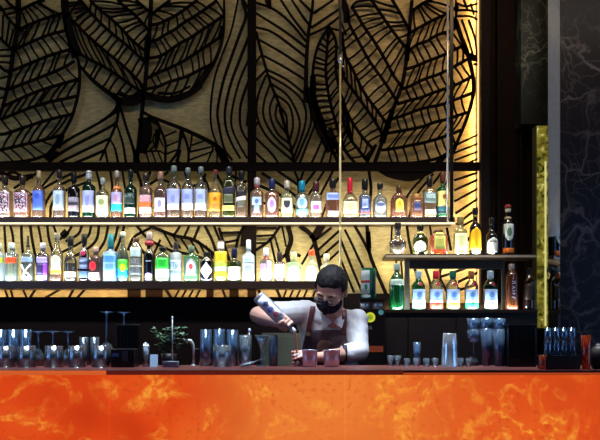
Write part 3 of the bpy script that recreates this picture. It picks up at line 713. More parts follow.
def bottle(name, label, px, top, wd, D, zs, group, body_top, shoulder=None, neck=3.6, n=2.0, dep=1.0, g=None, liquid=None, fill=.8,
           cap=None, cap_h=6, cap_w=None, labels=(), marks=(), collar=None, belly=None, base_row=None, stopper=False, flare=0.0, cat='bottle'):
    k = D / F
    base = HR - (zs - CZ) / k                      # row at which the base shows
    H = (base - top) * k
    Z = lambda row: max(.001, (base - row) * k)
    r = wd / 2 * k; rn = neck / 2 * k
    shoulder = shoulder if shoulder is not None else body_top - .38 * (body_top - top - cap_h)
    zt = Z(top + cap_h); zb = Z(body_top); zsx = Z(shoulder)
    foot = .86
    prof = [(0, r * foot), (.004, r * .97), (.009, r)]
    if belly:  # rounded decanter: list of (row, width)
        prof = [(0, r * .55)] + [(Z(a), b_ / 2 * k) for a, b_ in belly]
    else:
        prof += [(zb * .5, r * (1 + flare / 2)), (zb, r * (1 + flare))]
        for q in (.25, .5, .75, .9): prof.append((zb + (zsx - zb) * q, r * (1 + flare) + (rn * 1.15 - r * (1 + flare)) * (q ** 2 * .45 + q * .55)))
        prof.append((zsx, rn * 1.12))
    prof += [((zsx + zt) / 2, rn), (zt - .004, rn), (zt, rn * 1.12)]
    prof = sorted(prof, key=lambda p: p[0])
    bot = Bot(prof, n, dep)
    t = thing(name, label, cat, (U(px - 300, D), D, zs), group=group)
    # body: squarish sections turn round at the neck
    bm = bmesh.new(); rings = []; seg = 20
    for z, rr in prof:
        nn = n if z <= zb + 1e-6 else 2 + (n - 2) * max(0, 1 - (z - zb) / max(1e-6, zsx - zb))
        dd = dep if z <= zb + 1e-6 else dep + (1 - dep) * min(1, (z - zb) / max(1e-6, zsx - zb))
        rings.append([bm.verts.new((sq(2 * PI * q / seg, nn)[0] * rr, sq(2 * PI * q / seg, nn)[1] * rr * dd, z)) for q in range(seg)])
    for a, b_ in zip(rings, rings[1:]):
        for q in range(seg): bm.faces.new((a[q], a[(q + 1) % seg], b_[(q + 1) % seg], b_[q]))
    bm.faces.new(rings[0][::-1]); bm.faces.new(rings[-1])
    obj('glass_body', bm, g or CLEAR, t, True)
    if liquid:
        zf = fill * zt; bm = bmesh.new()
        pr = [(z, rr - .0028) for z, rr in prof if .003 < z < zf and rr > .006]
        pr = [(.004, prof[0][1] * .9)] + pr + [(max(zf, pr[-1][0] + .001), max(.004, bot.r(zf) - .0028))]
        rings = []
        for z, rr in pr:
            nn = n if z <= zb else 2 + (n - 2) * max(0, 1 - (z - zb) / max(1e-6, zsx - zb))
            dd = dep if z <= zb else dep + (1 - dep) * min(1, (z - zb) / max(1e-6, zsx - zb))
            rings.append([bm.verts.new((sq(2 * PI * q / seg, nn)[0] * rr, sq(2 * PI * q / seg, nn)[1] * rr * dd, z)) for q in range(seg)])
        for a, b_ in zip(rings, rings[1:]):
            for q in range(seg): bm.faces.new((a[q], a[(q + 1) % seg], b_[(q + 1) % seg], b_[q]))
        bm.faces.new(rings[0][::-1]); bm.faces.new(rings[-1])
        obj('liquid', bm, liquid if not isinstance(liquid, str) else liq(liquid), t, True)
    if cap:
        cw = (cap_w or neck + 1.6) / 2 * k
        bm = bmesh.new()
        if stopper: lathe(bm, [(zt - .003, rn * .9), (zt + .002, rn * .9), (zt + .003, cw), (zt + (H - zt) * .85, cw * 1.02), (H, cw * .8)], 16)
        else: lathe(bm, [(zt - .012, rn * 1.18), (zt, cw), (zt + (H - zt) * .4, cw), (H - .003, cw * .96), (H, cw * .85)], 16)
        obj('cap', bm, metal_cap(cap), t, True)
    if collar:   # (row0, row1, colour, width px) a band or ball on the neck
        for (r0, r1, c, wpx) in ([collar] if isinstance(collar[0], (int, float)) else collar):
            bm = bmesh.new(); zc0, zc1 = Z(r1), Z(r0); wr = wpx / 2 * k
            lathe(bm, [(zc0, wr * .8), (zc0 + (zc1 - zc0) * .3, wr), (zc0 + (zc1 - zc0) * .7, wr), (zc1, wr * .75)], 16)
            obj('neck_band', bm, lab(c), t, True)
    for i, lb in enumerate(labels):
        r0, r1, c = lb[:3]; wf = lb[3] if len(lb) > 3 else .9; sh = lb[4] if len(lb) > 4 else 'rect'; cx = lb[5] if len(lb) > 5 else 0.0; sk = lb[6] if len(lb) > 6 else 0.0
        bm = patch(bot, Z(r1), Z(r0), wf, sh, cx, .0012 + .0006 * i, sk)
        obj('label', bm, lab(c), t, True)
    for (r0, r1, c, wf, key, pen) in marks:
        obj('lettering', glyphs(bot, Z(r1), Z(r0), wf, key, pen=pen), lab(c), t)
    return t

G1 = 'bottles on the upper shelf'; G2 = 'bottles on the lower shelf'; G3 = 'liqueur bottles on the short middle shelf'; G4 = 'gin bottles on the back cabinet'
def up(label, px, top, wd, body_top, **k): return bottle('liquor_bottle', label, px, top, wd, 4.462 + random.uniform(-.006, .006), ZU + .0005, G1, body_top, **k)
def lo(label, px, top, wd, body_top, **k): return bottle('liquor_bottle', label, px, top, wd, 4.462 + random.uniform(-.006, .006), ZL + .0005, G2, body_top, **k)
def sr(label, px, top, wd, body_top, **k): return bottle('liqueur_bottle', label, px, top, wd, 4.385, ZR + .0005, G3, body_top, **k)
def gi(label, px, top, wd, body_top, **k): return bottle('gin_bottle', label, px, top, wd, 4.355, ZB_ + .0005, G4, body_top, **k)
ROSE = 'd88878'; AMB = 'c8702a'
def busy(r0, r1, a='c8b8c4'): return [(r0, r1, a, .88), (r0 + .6, r1 - .4, 'MOTTLE' + a, .8)]
def mottled(c):
    key = ('m', c)
    if key in MATS: return MATS[key]
    m, nt, out = nm('mottled_print_' + c); n = nt.nodes; L = nt.links
    b = n.new('ShaderNodeBsdfPrincipled'); L.new(b.outputs[0], out.inputs[0]); b.inputs['Roughness'].default_value = .5
    tc = n.new('ShaderNodeTexCoord'); v = n.new('ShaderNodeTexVoronoi'); v.inputs['Scale'].default_value = 150; L.new(tc.outputs['Object'], v.inputs['Vector'])
    r = n.new('ShaderNodeValToRGB'); r.color_ramp.interpolation = 'CONSTANT'; e = r.color_ramp.elements
    e[0].color = lin('2a2438') + (1,); e[1].position = .82; e[1].color = lin('d8d4e4') + (1,)
    for p_, c_ in ((.3, '983444'), (.42, c), (.55, '5c3848'), (.68, 'c88c94')): q = e.new(p_); q.color = lin(c_) + (1,)
    sp = n.new('ShaderNodeSeparateColor'); L.new(v.outputs['Color'], sp.inputs[0]); L.new(sp.outputs[0], r.inputs[0]); L.new(r.outputs[0], b.inputs['Base Color'])
    MATS[key] = m; return m
up('squat clear bottle with mottled dark red and white label, ending the upper shelf', 5, 176, 14.5, 192, n=4, cap='241c1c', cap_h=7, neck=4.5, liquid='e4bfae', labels=busy(193, 214))
up('squat bottle of orange-pink spirit with a mottled blue, white and red label', 22.6, 176, 14.5, 192, n=4, cap='2a201c', cap_h=7, neck=4.5, liquid='f09a6c', fill=.62, labels=busy(194, 213, 'c8b0cc'))
up('slim bottle with a saturated blue rectangular label and amber spirit', 39, 171, 11.5, 191, cap='c9b28a', cap_h=5, cap_w=4.5, n=3, liquid='c88c50', fill=.9, labels=[(191.5, 211, '4a6cd8', .95), (194, 200, '3450c0', .4, 'oval')])
up('clear bottle with black cap and big pale blue-white label with a faint oval', 59.5, 170, 11.5, 190, cap='221c1e', cap_h=7, n=3, liquid='b8886c', labels=[(191.5, 211, 'b4cce4', .95), (195, 206, '8aa4bc', .4, 'oval')], collar=(186, 190, 'c8ccd0', 7))
up('near-black bottle with silvery and pinkish-grey lettered label', 74, 172, 12, 189, g=BLACKG, cap='14100f', cap_h=9, labels=[(198, 212, '8a8494', .92), (203, 206, '2a2632', .8), (207, 211, 'c0a4b0', .6)], marks=[(198, 202, 'd8dce4', .8, 'name', .0009)])
up('dark green bottle with white striped foil top and tall lilac-white label', 89, 171, 13, 187, g=DKGREEN, cap='d4dce0', cap_h=7, neck=4.2, labels=[(191.5, 213, 'aab4e8', .93), (206, 213, 'e8ecf8', .93), (197, 207, '8890d4', .3, 'shield')], collar=(172.5, 174, '50585c', 6.2))
up('clear long-necked bottle with cream label printed in pale green', 103, 178, 12.5, 194, n=3.5, cap='b4c0b8', cap_h=4, liquid='e8d4b0', fill=.6, labels=[(196.5, 215, 'eceec8', .95), (200, 206, 'a8bc74', .5, 'oval')], marks=[(196.5, 212, 'b4c080', .8, 'lines', .0006)])
up('clear bottle with orange neck ball and lilac-over-turquoise label', 117, 171, 11.5, 193, cap='b8b0a4', cap_h=4, liquid='d8884c', fill=.9, collar=(186.5, 192.5, 'f09040', 7.5), labels=[(193, 205, 'b8b0e4', .95), (205, 212, '28c4d4', .95), (195, 203, 'c890b4', .3, 'oval')])
up('dark green bottle with pale lettering and small white label at its foot', 130.6, 170, 12.5, 190, g=DKGREEN, cap='101c14', cap_h=6, labels=[(194, 205, '24403c', .8), (208.5, 214, 'f0f4f4', .85)], marks=[(195, 199, 'b8ccd0', .9, 'name', .001)])
up('clear bottle of pale pink spirit with orange stripe and white foot label', 146, 174, 13, 190, cap='30221e', cap_h=5, neck=5, liquid='dca8a0', fill=.8, labels=[(196, 203, 'e0a8b8', .9), (203, 208, 'f07838', .9), (208, 214, 'f4f0e8', .9)], marks=[(196.5, 199.5, 'f4e8e8', .8, 'name', .0009)])
up('rose bottle with copper stopper and dark-framed white label with a grey oval', 160.7, 172, 12.5, 192, n=3.5, neck=4.6, cap='b08468', cap_h=6, liquid='a86050', labels=[(198, 213, '502838', .96), (199, 212, 'e8e0f4', .84), (201, 209, '9c94c0', .3, 'oval')])
up('tall clear bottle with flaring lilac-white label, next to the rose bottle', 174, 166, 14.5, 186, g=CLEAR, neck=4.4, cap='8a938a', cap_h=5, n=2.6, liquid='c89c70', fill=.28, labels=[(190, 210.5, 'aeb8f0', .94, 'taper'), (205, 210.5, 'f0f4ff', .8), (196, 204, '8c96dc', .3, 'oval')])
up('clear bottle with lilac-blue label, middle one of the three alike', 188, 168, 12, 187, neck=3.8, cap='8a938a', cap_h=4, n=3, liquid='c89c70', fill=.25, labels=[(190, 211, 'a0b0f0', .96), (204, 211, 'eef2ff', .96), (195, 200, '8494e0', .4)])
up('clear bottle with lilac-blue label, beside the one with the orange-yellow label', 201, 167, 12, 187, neck=3.8, cap='8c959a', cap_h=4, n=3, liquid='a87c60', fill=.25, labels=[(190, 211, 'a8bcf0', .97), (204, 211, 'eef4ff', .97), (195, 200, '8c9ce0', .4)])
up('clear bottle with thin neck and bright orange-yellow label', 215.4, 170, 13, 192, cap='9c4038', cap_h=2, neck=3.2, liquid='e8c070', fill=.7, labels=[(193.5, 212, 'f8b020', .95), (198, 202, 'd06818', .3, 'oval'), (204, 211, 'f89838', .8)], marks=[(205, 211, 'd86020', .7, 'name', .0007)])
up('grey-green square whisky bottle with slanting dark label and yellow foot label', 229, 167, 12.5, 182, g=OLIVE, n=4.5, neck=4.6, cap='2c3038', cap_h=6, liquid='4c5440', labels=[(188, 195, '23223c', .97, 'rect', 0, .006), (195, 204, '5c6444', .7), (206.5, 211.5, 'd8d070', .95)])
up('smaller clear whisky bottle with black cap and slanting black and white label', 241.3, 171, 10.5, 187, n=4, neck=4.2, cap='15110f', cap_h=7, liquid='e0b8a0', fill=.35, labels=[(191.5, 197, '1a161c', .97, 'rect', 0, .006), (197.5, 201.5, 'e4e8ee', .97, 'rect', 0, .005), (202, 208, '5c6458', .5)])
up('clear bottle with white cap and pale blue cross-shaped label on pink-brown spirit', 257, 178, 13, 193, n=3, neck=4.4, cap='ccc0c4', cap_h=6, liquid='d89c84', labels=[(198, 206, 'b8d0ec', .72), (206, 214, 'a0c4f4', .42), (200, 205, '5c78b8', .3, 'oval')], collar=(185.5, 188, 'b03040', 5.5))
up('bottle of orange liqueur with dark blue cap and white round label', 272, 179, 13.5, 194, n=3, neck=4.8, cap='232c5c', cap_h=8, liquid='ff8a48', labels=[(198, 213.5, 'f0dcf0', .64, 'oval'), (201, 209, 'c890cc', .3, 'oval')])
up('pale yellow bottle with white cap and dark crown emblem on its label', 287, 181, 12.5, 196, n=3.4, neck=4, cap='d4c8b4', cap_h=6, liquid='f8f0a8', labels=[(199, 214, 'f8f4c0', .85), (201.5, 209, '343444', .5, 'shield')], collar=(187, 189, '3c3024', 5))
up('clear bottle with turquoise cap and round blue-white label over an aqua band', 302, 181, 13, 195, neck=5, cap='1c8ca8', cap_h=9, liquid='e8ecd8', labels=[(198, 210, 'bcdcf4', .85, 'oval'), (200, 207, '78b4e4', .4, 'oval'), (210, 215, '78dce0', .95)])
up('clear bottle with dark red cap and white label holding a pink square', 316, 182, 11.5, 196, n=3, neck=5, cap='4c2024', cap_h=8, liquid='e4cfc0', labels=[(202, 213, 'ece4f4', .9), (206, 211, 'f05ca4', .5)], collar=(191, 194, 'e4dcd4', 5))
up('broad bottle of dark amber whisky with black cap, blue-white band and white foot label', 332.8, 179, 14, 194, n=4.5, neck=5, cap='1c1718', cap_h=7, liquid='d47c34', labels=[(194, 201, 'a4b8ec', .94), (195.5, 199, '7890d8', .7), (212, 215.5, 'f4f0f0', .7)])
up('square bourbon bottle with long dripping red wax neck and cream label', 350, 178, 14.5, 201, shoulder=193, n=5, neck=5, cap='d42038', cap_h=14, cap_w=5.4, liquid='f0d090', labels=[(202.5, 214.5, 'f0ecbc', .95)], marks=[(203, 212, 'c0b480', .8, 'lines', .0006)])
up('square bottle with tall black cap, dark blue label and thin red line', 364.8, 179, 12, 197, n=4, neck=4.8, cap='16120f', cap_h=9, liquid='8c9cb4', labels=[(198, 213, '34406c', .92), (200, 209, 'a4b8e4', .5), (213, 214.6, 'd84848', .9)], marks=[(203, 209, '28305c', .5, 'name', .0009)])
up('clear bottle with short dark cap and grey-blue oval label', 380, 183.5, 14, 200, n=3, neck=4.4, cap='241f1e', cap_h=4, cap_w=6.4, liquid='d8e0e4', labels=[(202.5, 214, 'b0bcd4', .78, 'oval'), (204, 207, '5c6c94', .6, 'oval'), (208, 213, 'd8e4f8', .4)])
up('round-shouldered orange bottle with yellow-green pointed shield label', 399, 186, 17, 200, shoulder=192, neck=4.4, cap='50341c', cap_h=5, liquid='ff9440', fill=.9, dep=.6, labels=[(197, 213, '6c3010', .56, 'arch'), (199, 212.5, 'f0e050', .46, 'arch'), (202, 208, 'd0a020', .2, 'oval')])
up('short square orange decanter with gold top and dark blue square label', 416.6, 194, 12, 199, n=6, neck=4, cap='e8a860', cap_h=3, liquid='ff9040', fill=.98, labels=[(202, 211, '4c3c50', .6), (203.5, 209.5, '283868', .44)])
up('clear square bottle with black cap, grey-green band and bright white foot label', 429.6, 177, 13, 190, n=4, neck=4.6, cap='1a1512', cap_h=8, liquid='d8b068', fill=.85, labels=[(193.5, 204, '6c8480', .95), (195, 199, 'b0c8c0', .7), (210.5, 215, 'fcf8e0', .8)])
up('green whiskey bottle with copper cap and yellow label over a dark teal band', 443, 172, 13, 190, g=GREEN, neck=4.4, cap='6c3c28', cap_h=9, labels=[(192, 207.5, 'ece080', .94), (195.5, 200, '984420', .24, 'shield'), (207.5, 212, '245c68', .94), (212, 215, '102c2c', .94)])

lo('clear bottle with yellow-green band, at the outer end of the lower shelf', -1.5, 243, 12, 255, g=FROST, neck=5, cap='c8dccc', cap_h=5, labels=[(258, 263, 'd4ec50', .95)])
lo('clear vodka bottle with white top and orange-red band', 11.8, 243, 12.5, 254, g=glass('milky_clear', 'dce8e0', .3, bodycol='c8dcd8'), neck=5, cap='d0dcd4', cap_h=5, labels=[(257.6, 263.6, 'f05828', .9), (256.5, 257.5, 'e8e4dc', .4)])
lo('clear bottle with tall dark pourer and bold white K mark under a blue band', 28, 236, 12.5, 255, g=CLEAR, neck=3.4, cap='2c2824', cap_h=9, cap_w=2.6, liquid='b8c0b4', labels=[(257.5, 262.5, '98b4e4', .9)], marks=[(264, 279.5, 'f0f4fc', .95, 'K', .0058)])
lo('purple-blue square bottle with lilac band and pale cap', 43, 243, 11.5, 255, n=3.6, neck=4.4, cap='c0c0cc', cap_h=5, liquid='7c50c8', fill=.74, labels=[(257.6, 263, 'b8a8f0', .95), (264, 275, '302c64', .5, 'rect', -.35), (264, 276, '8c3cd8', .3, 'rect', .65), (276, 279.5, 'd4ccf8', .9)])
lo('tall clear bottle with grey-white label and yellow foot band over amber spirit', 57, 233, 11, 254, n=3, neck=4.4, cap='7c786c', cap_h=4, liquid='c8702c', fill=.36, labels=[(255.5, 270.5, 'dcdccc', .96, 'arch'), (270.5, 274.5, 'f4cc50', .96)])
lo('short dark rum bottle with black cap and white foot label', 70.6, 236, 12.5, 262, shoulder=252, neck=4.4, cap='13110f', cap_h=9, liquid='583018', fill=.5, labels=[(272, 277.3, 'fcecc8', .95)])
lo('slim black bottle with crimson blob and blue-grey ringed label', 84.2, 234, 9.5, 252, g=BLACKG, neck=4.2, cap='120f10', cap_h=8, labels=[(251, 256, 'b8305c', .55, 'oval'), (258, 269, '3c4c74', .95), (260, 262, '8ca0c8', .8), (265, 267, '8494bc', .8), (271.5, 278, '4c6c94', .95)])
lo('squat bottle of red liqueur with vivid red label and white foot label', 95.8, 247, 13.5, 258, neck=4.4, cap='c8a094', cap_h=4, n=3, liquid='8c1418', fill=.85, labels=[(262, 271, 'f02430', .5, 'oval', -.2), (273, 278.5, 'fce8e8', .8, 'rect', -.1)])
lo('square frosted blue bottle with tall teal cap, blue fading to white', 110.8, 234, 13, 253, n=5, g=glass('blue_frosted', '7cb4e8', .7, rough=.3, bodycol='7cb8f0'), neck=4.4, cap='1c6c78', cap_h=13, labels=[(255, 263, '5ca4ec', .9), (263, 271, '80b8f0', .9), (271, 277, 'e8f4fc', .8)])
lo('tall-necked clear bottle splashed green, yellow and turquoise', 123, 232, 11.5, 259, shoulder=246, neck=3.6, cap='b4c8c4', cap_h=3, g=CLEAR, liquid='a0c8b8', labels=[(260, 270, '58e048', .96), (270, 277.5, '28a8dc', .96), (264, 272, 'e0f028', .5, 'oval', .1), (266, 269, 'f4a828', .2, 'oval', .4), (268, 272, '38d0b0', .35, 'oval', -.5)])
lo('round-shouldered clear cylinder bottle with pale silver label and dark sketchy pattern', 136, 238, 12, 248, shoulder=242, neck=4.4, cap='4c3428', cap_h=3, g=CLEAR, liquid='9c9c98', labels=[(248, 257, 'bcd4d8', .86), (259, 265, '5c6064', .94), (266, 266.9, 'd8dcdc', .98), (267, 275, '50585c', .94)], marks=[(259, 265, 'b0b4b0', .7, 'name', .0009), (267, 275, 'a0a8a8', .7, 'crest', .0008)])
lo('black-purple bottle with dark red ribbon collar and small lilac disc at its foot', 149.4, 232, 11.5, 256, g=BLACKG, neck=4.6, cap='887c84', cap_h=7, collar=(241, 246, '801828', 9.5), labels=[(261, 262, 'a8a8c8', .5), (273, 279.5, 'a890e0', .62, 'oval')])
lo('squat clear bottle with thin black top and green-over-white label', 163, 247, 14, 256, shoulder=251, n=3, neck=3.6, cap='15120f', cap_h=3, cap_w=8, liquid='a8e0ac', labels=[(258.5, 269, '28c83c', .96), (269.5, 277.5, 'f0fcf0', .96)])
lo('frosted pale blue bottle with black cap and two-letter mark on a light blue label', 175.9, 242, 11.5, 254, g=FROST, neck=4.6, cap='1c1c22', cap_h=8, cap_w=5, labels=[(260.5, 270.5, 'bcd8f8', .95), (273, 277, '88b4e8', .9)], marks=[(261.5, 268.5, '30406c', .75, 'Tu', .0013), (269, 270, '7088b8', .8, 'lines', .0004)])
lo('broad pale green gin flask with silver oval label and red emblem', 191.5, 246, 15, 257, n=3.4, dep=.62, g=PALEGREEN, neck=4.6, cap='5c6c5c', cap_h=5, labels=[(259, 276, '788494', .72, 'arch'), (261, 274.5, 'dce4ec', .6, 'oval'), (264, 270, 'd84c50', .26, 'oval')])
lo('black bottle with large white diamond label', 207, 252, 13.5, 262, shoulder=257, n=3, g=BLACKG, neck=6, cap='14171c', cap_h=3, labels=[(262.5, 279.5, 'e4e4fc', .96, 'diamond')])
lo('bottle with yellow, lime and orange banded label and white cap', 221, 242, 12.5, 252, g=CLEAR, neck=6, cap='ece4d4', cap_h=6, cap_w=6.6, collar=(240.5, 242, '2a221c', 6.6), liquid='e8e080', labels=[(252, 263, 'f8cc28', .96), (263.5, 267, 'b8ec50', .96), (267, 271.5, 'd8f0d8', .96), (271.5, 278, 'f4c428', .96)])
lo('dark-shouldered bottle with blue-black cap and glowing cream label', 234.3, 248, 13.5, 262, g=OLIVE, neck=4.6, cap='1c1c3c', cap_h=8, liquid='443820', labels=[(267, 279.5, 'fcf8d8', .97)], marks=[(268, 278, 'c8c47c', .8, 'lines', .0006)])
lo('tall frosted pale blue vodka bottle with long white neck', 248.6, 240, 12, 256, shoulder=253, g=FROST, n=3.5, neck=4.6, cap='d4e4ec', cap_h=8, cap_w=4.8, labels=[(257, 262.5, 'c8e0fc', .96), (264, 277, 'b8c4d4', .9)])
lo('clear bottle with white cap, red lettering and lilac and white label', 266.2, 248, 12.3, 261, g=CLEAR, neck=4.8, cap='f4ece4', cap_h=7, labels=[(264, 272, 'c8a8ec', .5, 'rect', -.45), (261, 272, 'f0ecfc', .34, 'rect', .5), (272, 278, 'fcf4fc', .95)], marks=[(256.8, 260, 'c82840', .9, 'name', .0014)], liquid='e4d4d8')
lo('small dark-capped bottle with lilac-white label, beside the red-lettered one', 279.6, 252, 11, 263, g=CLEAR, neck=4, cap='3c2c30', cap_h=7, liquid='a88c94', labels=[(264.5, 278, 'ece0f8', .96), (268, 274, 'c8b0e0', .5, 'oval')])
lo('broad milky green-white bottle with cream cap, glowing strongly', 293.8, 252, 14, 263, dep=.75, g=glass('milky_green', 'd8f0c8', .6, bodycol='dcf4cc'), neck=5, cap='ece8a8', cap_h=8, labels=[(266, 277, 'ecfce0', .8, 'oval')])
lo('milky bottle with small red-orange tip and rounded pale label', 311.6, 250, 13, 266, dep=.8, g=glass('milky_cream', 'e8ecc8', .55, bodycol='f0f0d0'), neck=4.6, cap='e0602c', cap_h=4, labels=[(266, 278, 'ecf8e8', .8, 'oval')])
lo('milky cream bottle half hidden by the bartender\'s hair', 326.5, 254, 12.5, 267, g=glass('milky_cream', 'e8ecc8', .55, bodycol='f0f0d0'), neck=4.6, cap='f4ecc8', cap_h=5, labels=[(266, 278, 'f4f4e0', .8, 'oval')])

sr('round-bellied decanter of red-brown liqueur with long neck and dark cap', 397.8, 223, 17.5, 246, belly=[(252.5, 11), (250, 15), (246, 17.5), (242, 16.5), (240, 12), (238.5, 6.4)], shoulder=238.5, neck=5.4, cap='241c14', cap_h=4, liquid='6c2c20', fill=.46, labels=[(228, 237, '8c9088', .8)], dep=.8)
sr('bulbous dark olive brandy bottle with white oval label', 420.4, 225, 15.5, 240, shoulder=232, g=OLIVE, neck=5.4, cap='1c180c', cap_h=4, liquid='4c4c1c', labels=[(241.5, 253, 'fcfcf0', .74, 'oval', -.15), (232, 234, 'b0a444', .9)])
sr('square amaretto bottle with broad dark cap and yellow-green label', 438.4, 230, 16.5, 236, shoulder=234, n=6, neck=9, cap='5c3c1c', cap_h=3, liquid='c05428', fill=.9, labels=[(233, 250, 'e0e06c', .66)], marks=[(234, 246, '988c34', .5, 'lines', .0007)])
sr('pale lemon bottle with bright white-yellow label, first past the twin rods', 460.4, 217, 13, 232, shoulder=227, neck=4.8, cap='8c7c44', cap_h=6, liquid='e4dc80', n=3, labels=[(234, 251, 'fcfcb8', .92)], marks=[(235, 240, 'a8b870', .7, 'name', .0008)])
sr('dark bottle with tall glowing yellow-orange arched label', 475.2, 208, 11.5, 228, g=BLACKG, neck=4.4, cap='14100c', cap_h=5, labels=[(228, 250, 'f8c018', .95, 'arch'), (251, 253.6, 'c8ccb0', .7)], collar=(215, 218, '807418', 5.2))
sr('black bottle with small gleaming white arched label', 492, 218, 11.5, 236, g=BLACKG, neck=4.2, cap='18161c', cap_h=5, labels=[(238, 253, 'f4f4ec', .92, 'arch'), (241, 243, '8c9488', .6)])
sr('tall black bottle with ornate silver label, orange foot and white-and-red cap', 508, 205, 11.5, 226, g=BLACKG, neck=4.8, cap='a43c30', cap_h=2, collar=[(207, 213, 'e0dcb0', 5.6), (217, 220, 'b8a478', 7)], labels=[(224.5, 241, 'e4ecdc', .88, 'shield'), (228, 237, '688c68', .4, 'oval'), (248.5, 253.5, 'f07818', .95)])

def gin(label, px, capc, band, g, cut=.9):
    gi(label, px, 271, 13.5, 286, shoulder=280, g=g, neck=5, cap=capc, cap_h=6, labels=[(289.5, 306, 'a8ccf8', .93), (300, 303, 'e8f4fc', .93), (303, 308.2, band, .93), (292, 298, '6c9cec', .4, 'oval'), (282, 286.5, '8c1c2c', .34, 'oval', .15)])
gi('ribbed bright green gin bottle with white neck label, outside the steel frame', 396.8, 263.5, 15, 282, shoulder=273, g=GREEN, neck=4.8, cap='a8bcac', cap_h=6, liquid='70d880', labels=[(279.5, 285.5, 'd0ecd8', .92)], marks=[(281, 284.6, '5c7c9c', .7, 'name', .0008)])
gin('green gin bottle with silver cap and blue-white label, just inside the pale upright', 418.6, 'a8c4d0', 'b0d0f4', GREEN)
gin('clear gin bottle with red cap and red foot band', 436, 'dc3040', 'f04c34', CLEAR)
gin('clear gin bottle with dark green cap and yellow foot band', 452.8, '206c50', 'e8ec48', CLEAR)
gin('clear gin bottle with amber cap and bright green foot band', 471.4, 'a06c38', '30dc90', CLEAR)
gin('dark green gin bottle with silver cap, before the dark end wall', 490.4, 'b4d0dc', 'd0ecfc', DKGREEN)
gi('tall fluted amber liqueur bottle with upright pale lettering', 511.6, 264, 12.5, 277, shoulder=270, neck=4.4, cap='b4a8a0', cap_h=4, liquid='a85820', g=glass('amber_glass', 'b8703c', .3, bodycol='b8703c'), n=3, labels=(), marks=[(274, 300, 'd8d4f0', .42, 'upright', .0011)])
gi('dim dark amber bottle at the end of the cabinet next to the gold reflection', 529, 268, 12, 282, shoulder=275, neck=4.4, cap='1c140c', cap_h=5, liquid='5c3014', g=glass('dim_brown_glass', '4c2c14', .5, bodycol='4c2c14'), labels=[(284, 300, '2c2014', .9)])
# ================================================================== COUNTER
m, nt, out = nm('backlit_orange_onyx'); n = nt.nodes; L = nt.links
b = n.new('ShaderNodeBsdfPrincipled'); L.new(b.outputs[0], out.inputs[0]); b.inputs['Roughness'].default_value = 0.18
tc = n.new('ShaderNodeTexCoord')
nA = n.new('ShaderNodeTexNoise'); nA.inputs['Scale'].default_value = 3.4; nA.inputs['Detail'].default_value = 6; nA.inputs['Distortion'].default_value = .9; L.new(tc.outputs['Object'], nA.inputs['Vector'])
# agate-like contour bands round blotches
mu = n.new('ShaderNodeMath'); mu.operation = 'MULTIPLY'; mu.inputs[1].default_value = 12.0; L.new(nA.outputs[0], mu.inputs[0])
fr = n.new('ShaderNodeMath'); fr.operation = 'PINGPONG'; fr.inputs[1].default_value = 1.0; L.new(mu.outputs[0], fr.inputs[0])
r1 = n.new('ShaderNodeValToRGB'); r1.color_ramp.elements[0].position = .55; r1.color_ramp.elements[1].position = .98
L.new(fr.outputs[0], r1.inputs[0])
nB = n.new('ShaderNodeTexNoise'); nB.inputs['Scale'].default_value = 19; nB.inputs['Detail'].default_value = 6; nB.inputs['Distortion'].default_value = 1.4; L.new(tc.outputs['Object'], nB.inputs['Vector'])
r2 = n.new('ShaderNodeValToRGB'); r2.color_ramp.elements[0].position = .42; r2.color_ramp.elements[1].position = .66; L.new(nB.outputs[0], r2.inputs[0])
nC = n.new('ShaderNodeTexNoise'); nC.inputs['Scale'].default_value = 2.6; nC.inputs['Detail'].default_value = 2; L.new(tc.outputs['Object'], nC.inputs['Vector'])
r3 = n.new('ShaderNodeValToRGB'); r3.color_ramp.elements[0].position = .36; r3.color_ramp.elements[1].position = .60; r3.color_ramp.elements[1].color = (.8, .8, .8, 1); L.new(nC.outputs[0], r3.inputs[0])
vm = n.new('ShaderNodeMath'); vm.operation = 'MULTIPLY'; L.new(r1.outputs[0], vm.inputs[0]); L.new(r3.outputs[0], vm.inputs[1])
vm2 = n.new('ShaderNodeMath'); vm2.operation = 'MULTIPLY'; L.new(vm.outputs[0], vm2.inputs[0])
ad = n.new('ShaderNodeMath'); ad.operation = 'ADD'; ad.inputs[1].default_value = .22; L.new(r2.outputs[0], ad.inputs[0]); L.new(ad.outputs[0], vm2.inputs[1])
base = n.new('ShaderNodeValToRGB'); cr = base.color_ramp
cr.elements[0].position = .25; cr.elements[0].color = lin('c4340e') + (1,)
cr.elements[1].position = .50; cr.elements[1].color = lin('dc4614') + (1,)
e = cr.elements.new(.75); e.color = lin('ea6020') + (1,)
L.new(nC.outputs[0], base.inputs[0])
# the onyx colour turns paler towards the middle of the counter
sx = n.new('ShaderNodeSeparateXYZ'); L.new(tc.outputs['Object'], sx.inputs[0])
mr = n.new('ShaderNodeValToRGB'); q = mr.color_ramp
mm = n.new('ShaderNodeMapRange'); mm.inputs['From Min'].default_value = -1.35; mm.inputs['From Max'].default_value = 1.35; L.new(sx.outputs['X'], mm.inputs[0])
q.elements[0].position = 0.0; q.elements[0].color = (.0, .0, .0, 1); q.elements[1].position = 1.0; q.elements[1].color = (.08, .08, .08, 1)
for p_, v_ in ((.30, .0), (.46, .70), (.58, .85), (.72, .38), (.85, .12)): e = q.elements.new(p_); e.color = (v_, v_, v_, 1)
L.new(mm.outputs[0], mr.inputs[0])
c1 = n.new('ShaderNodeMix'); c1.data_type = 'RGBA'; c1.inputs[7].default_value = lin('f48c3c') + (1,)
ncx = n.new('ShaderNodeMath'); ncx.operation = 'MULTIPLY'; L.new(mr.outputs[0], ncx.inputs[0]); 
nD = n.new('ShaderNodeMath'); nD.operation = 'ADD'; nD.inputs[1].default_value = .35; L.new(nA.outputs[0], nD.inputs[0]); L.new(nD.outputs[0], ncx.inputs[1])
